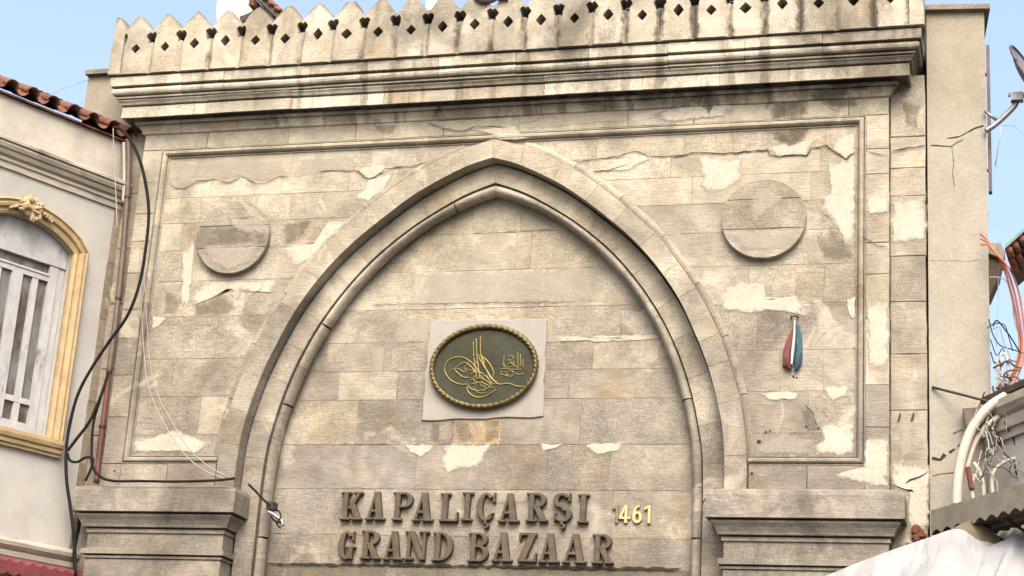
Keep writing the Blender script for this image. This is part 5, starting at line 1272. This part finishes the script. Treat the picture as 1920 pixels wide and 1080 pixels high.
# ------------------------------------------------------------------ things on the roof behind the crest
BY = 1.3
ch = empty('roof_chimney', pt(440, 60, BY)); tag(ch, 'whitewashed chimney with broken top behind the left part of the crest', 'chimney')
Q = [xz(406, 90, BY), xz(404, 20, BY), xz(410, -25, BY), xz(455, -28, BY), xz(478, 5, BY), xz(470, 90, BY)]
v, f = prism(rough(Q, .08, .012), BY, BY + .5, .015); place(ch, obj('stack', v, f, M['roofwhite']))
Q = [xz(452, 44, BY - .1), xz(450, 32, BY - .1), xz(486, 18, BY - .1), xz(490, 28, BY - .1)]; v, f = prism(Q, BY - .12, BY + .3, .006); place(ch, obj('flashing', v, f, M['iron']))
rf = empty('roof_gable', pt(500, 40, BY - .1)); tag(rf, 'small tiled gable end with dark barge board right of the whitewashed chimney', 'gable')
for (a, b, c_, d_, mt, nm, yy) in (((474, -8), (484, -14), (528, 26), (524, 40), M['wood'], 'barge_board', 0), ((470, 2), (480, 0), (478, 14), (468, 12), M['rust'], 'ridge_tile', -.05), ((488, 8), (500, 14), (518, 44), (490, 40), M['plaster'], 'gable_wall', .08)):
    Q = [xz(*a, BY - .1), xz(*b, BY - .1), xz(*c_, BY - .1), xz(*d_, BY - .1)]; v, f = prism(Q, BY - .1 + yy, BY + .6 + yy, .006); place(rf, obj(nm, v, f, mt))
for k in range(4):
    a = pt(486 + k * 11, -12 + k * 10, BY - .12); mb = MB(); mb.tube([a + Vector((-.03, 0, .03)), a + Vector((.05, .0, -.01)), a + Vector((.05, .5, .03))], .03, 7); place(rf, mb.build('verge_tile', M['tile2'], None, True))
c2 = empty('roof_post', pt(808, 30, BY)); tag(c2, 'narrow white chimney showing between two merlons left of centre', 'chimney')
Q = [xz(797, 80, BY), xz(796, -30, BY), xz(826, -30, BY), xz(826, 80, BY)]; v, f = prism(rough(Q, .1, .008), BY, BY + .25, .01); place(c2, obj('stack', v, f, M['roofwhite']))
v, f = prism([xz(793, -30, BY), xz(793, -40, BY), xz(830, -40, BY), xz(830, -30, BY)], BY - .03, BY + .28, .006); place(c2, obj('cap', v, f, M['mould']))
# pigeon resting in a notch of the crest
pg = empty('pigeon', pt(910, 12, -.36)); tag(pg, 'dark grey pigeon resting in a notch of the crest near the centre', 'pigeon')
def ell(mb, c, r, ax_=None, nu=14, nv=10, tilt=0):
    v = []; f = []
    for i in range(nv + 1):
        th = math.pi * i / nv
        for k in range(nu):
            p_ = 2 * math.pi * k / nu; a, b, e = r[0] * math.cos(th), r[1] * math.sin(th) * math.cos(p_), r[2] * math.sin(th) * math.sin(p_)
            taper = 1 - .35 * (a / r[0] if a > 0 else 0) if ax_ else 1
            v.append((c[0] + a * math.cos(tilt) - e * taper * math.sin(tilt), c[1] + b * taper, c[2] + a * math.sin(tilt) + e * taper * math.cos(tilt)))
    for i in range(nv):
        for k in range(nu): f.append((i * nu + k, i * nu + (k + 1) % nu, (i + 1) * nu + (k + 1) % nu, (i + 1) * nu + k))
    mb.add(v, f)
p = pt(910, -4, -.42); mb = MB()
ell(mb, (p.x, p.y, p.z), (.15, .075, .085), True, tilt=-.2); ell(mb, (p.x - .12, p.y, p.z + .10), (.045, .035, .05), tilt=.9); ell(mb, (p.x - .14, p.y, p.z + .15), (.042, .034, .036)); ell(mb, (p.x + .17, p.y, p.z - .03), (.12, .04, .014), tilt=-.15)
mb.tube([(p.x - .175, p.y, p.z + .15), (p.x - .205, p.y, p.z + .14)], [.008, .002], 6)
o = place(pg, mb.build('body', M['pigeon'], None, True))
md = o.modifiers.new('weld', 'REMESH'); md.mode = 'VOXEL'; md.voxel_size = .008; md.use_smooth_shade = True
mb = MB()
for dx in (-.03, .02): mb.tube([(p.x + dx, p.y, p.z - .06), (p.x + dx, p.y, p.z - .10), (p.x + dx - .03, p.y - .02, p.z - .105)], .006, 5)
place(pg, mb.build('feet', M['rust']))

# tangle of thin service wires at the right edge
wt = empty('wire_tangle', pt(1885, 640, .0)); tag(wt, 'loose tangle of thin dark service wires above the shop cornice at right', 'wires')
r_ = random.Random(21)
for k in range(12):
    x, y = r_.uniform(1850, 1870), r_.uniform(560, 730); P = [(x, y)]
    for q in range(4): x += r_.uniform(6, 20); y += r_.uniform(-14, 30); P.append((x, y))
    mb = MB(); mb.tube(spline(cz(P, .12 - .02 * k), 5), r_.uniform(.003, .008), 5); place(wt, mb.build('wire', M['black'] if k % 3 else M['greyc'], None, True))
for k in range(14):
    x, y = r_.uniform(1825, 1885), r_.uniform(760, 860); P = [(x, y)]
    for q in range(4): x += r_.uniform(-8, 14); y += r_.uniform(2, 28); P.append((x, y))
    mb = MB(); mb.tube(spline(cz(P, -.30 - .01 * k), 5), r_.uniform(.003, .007), 5); place(wt, mb.build('wire', [M['conduit'], M['black'], M['greyc'], M['wire']][k % 4], None, True))
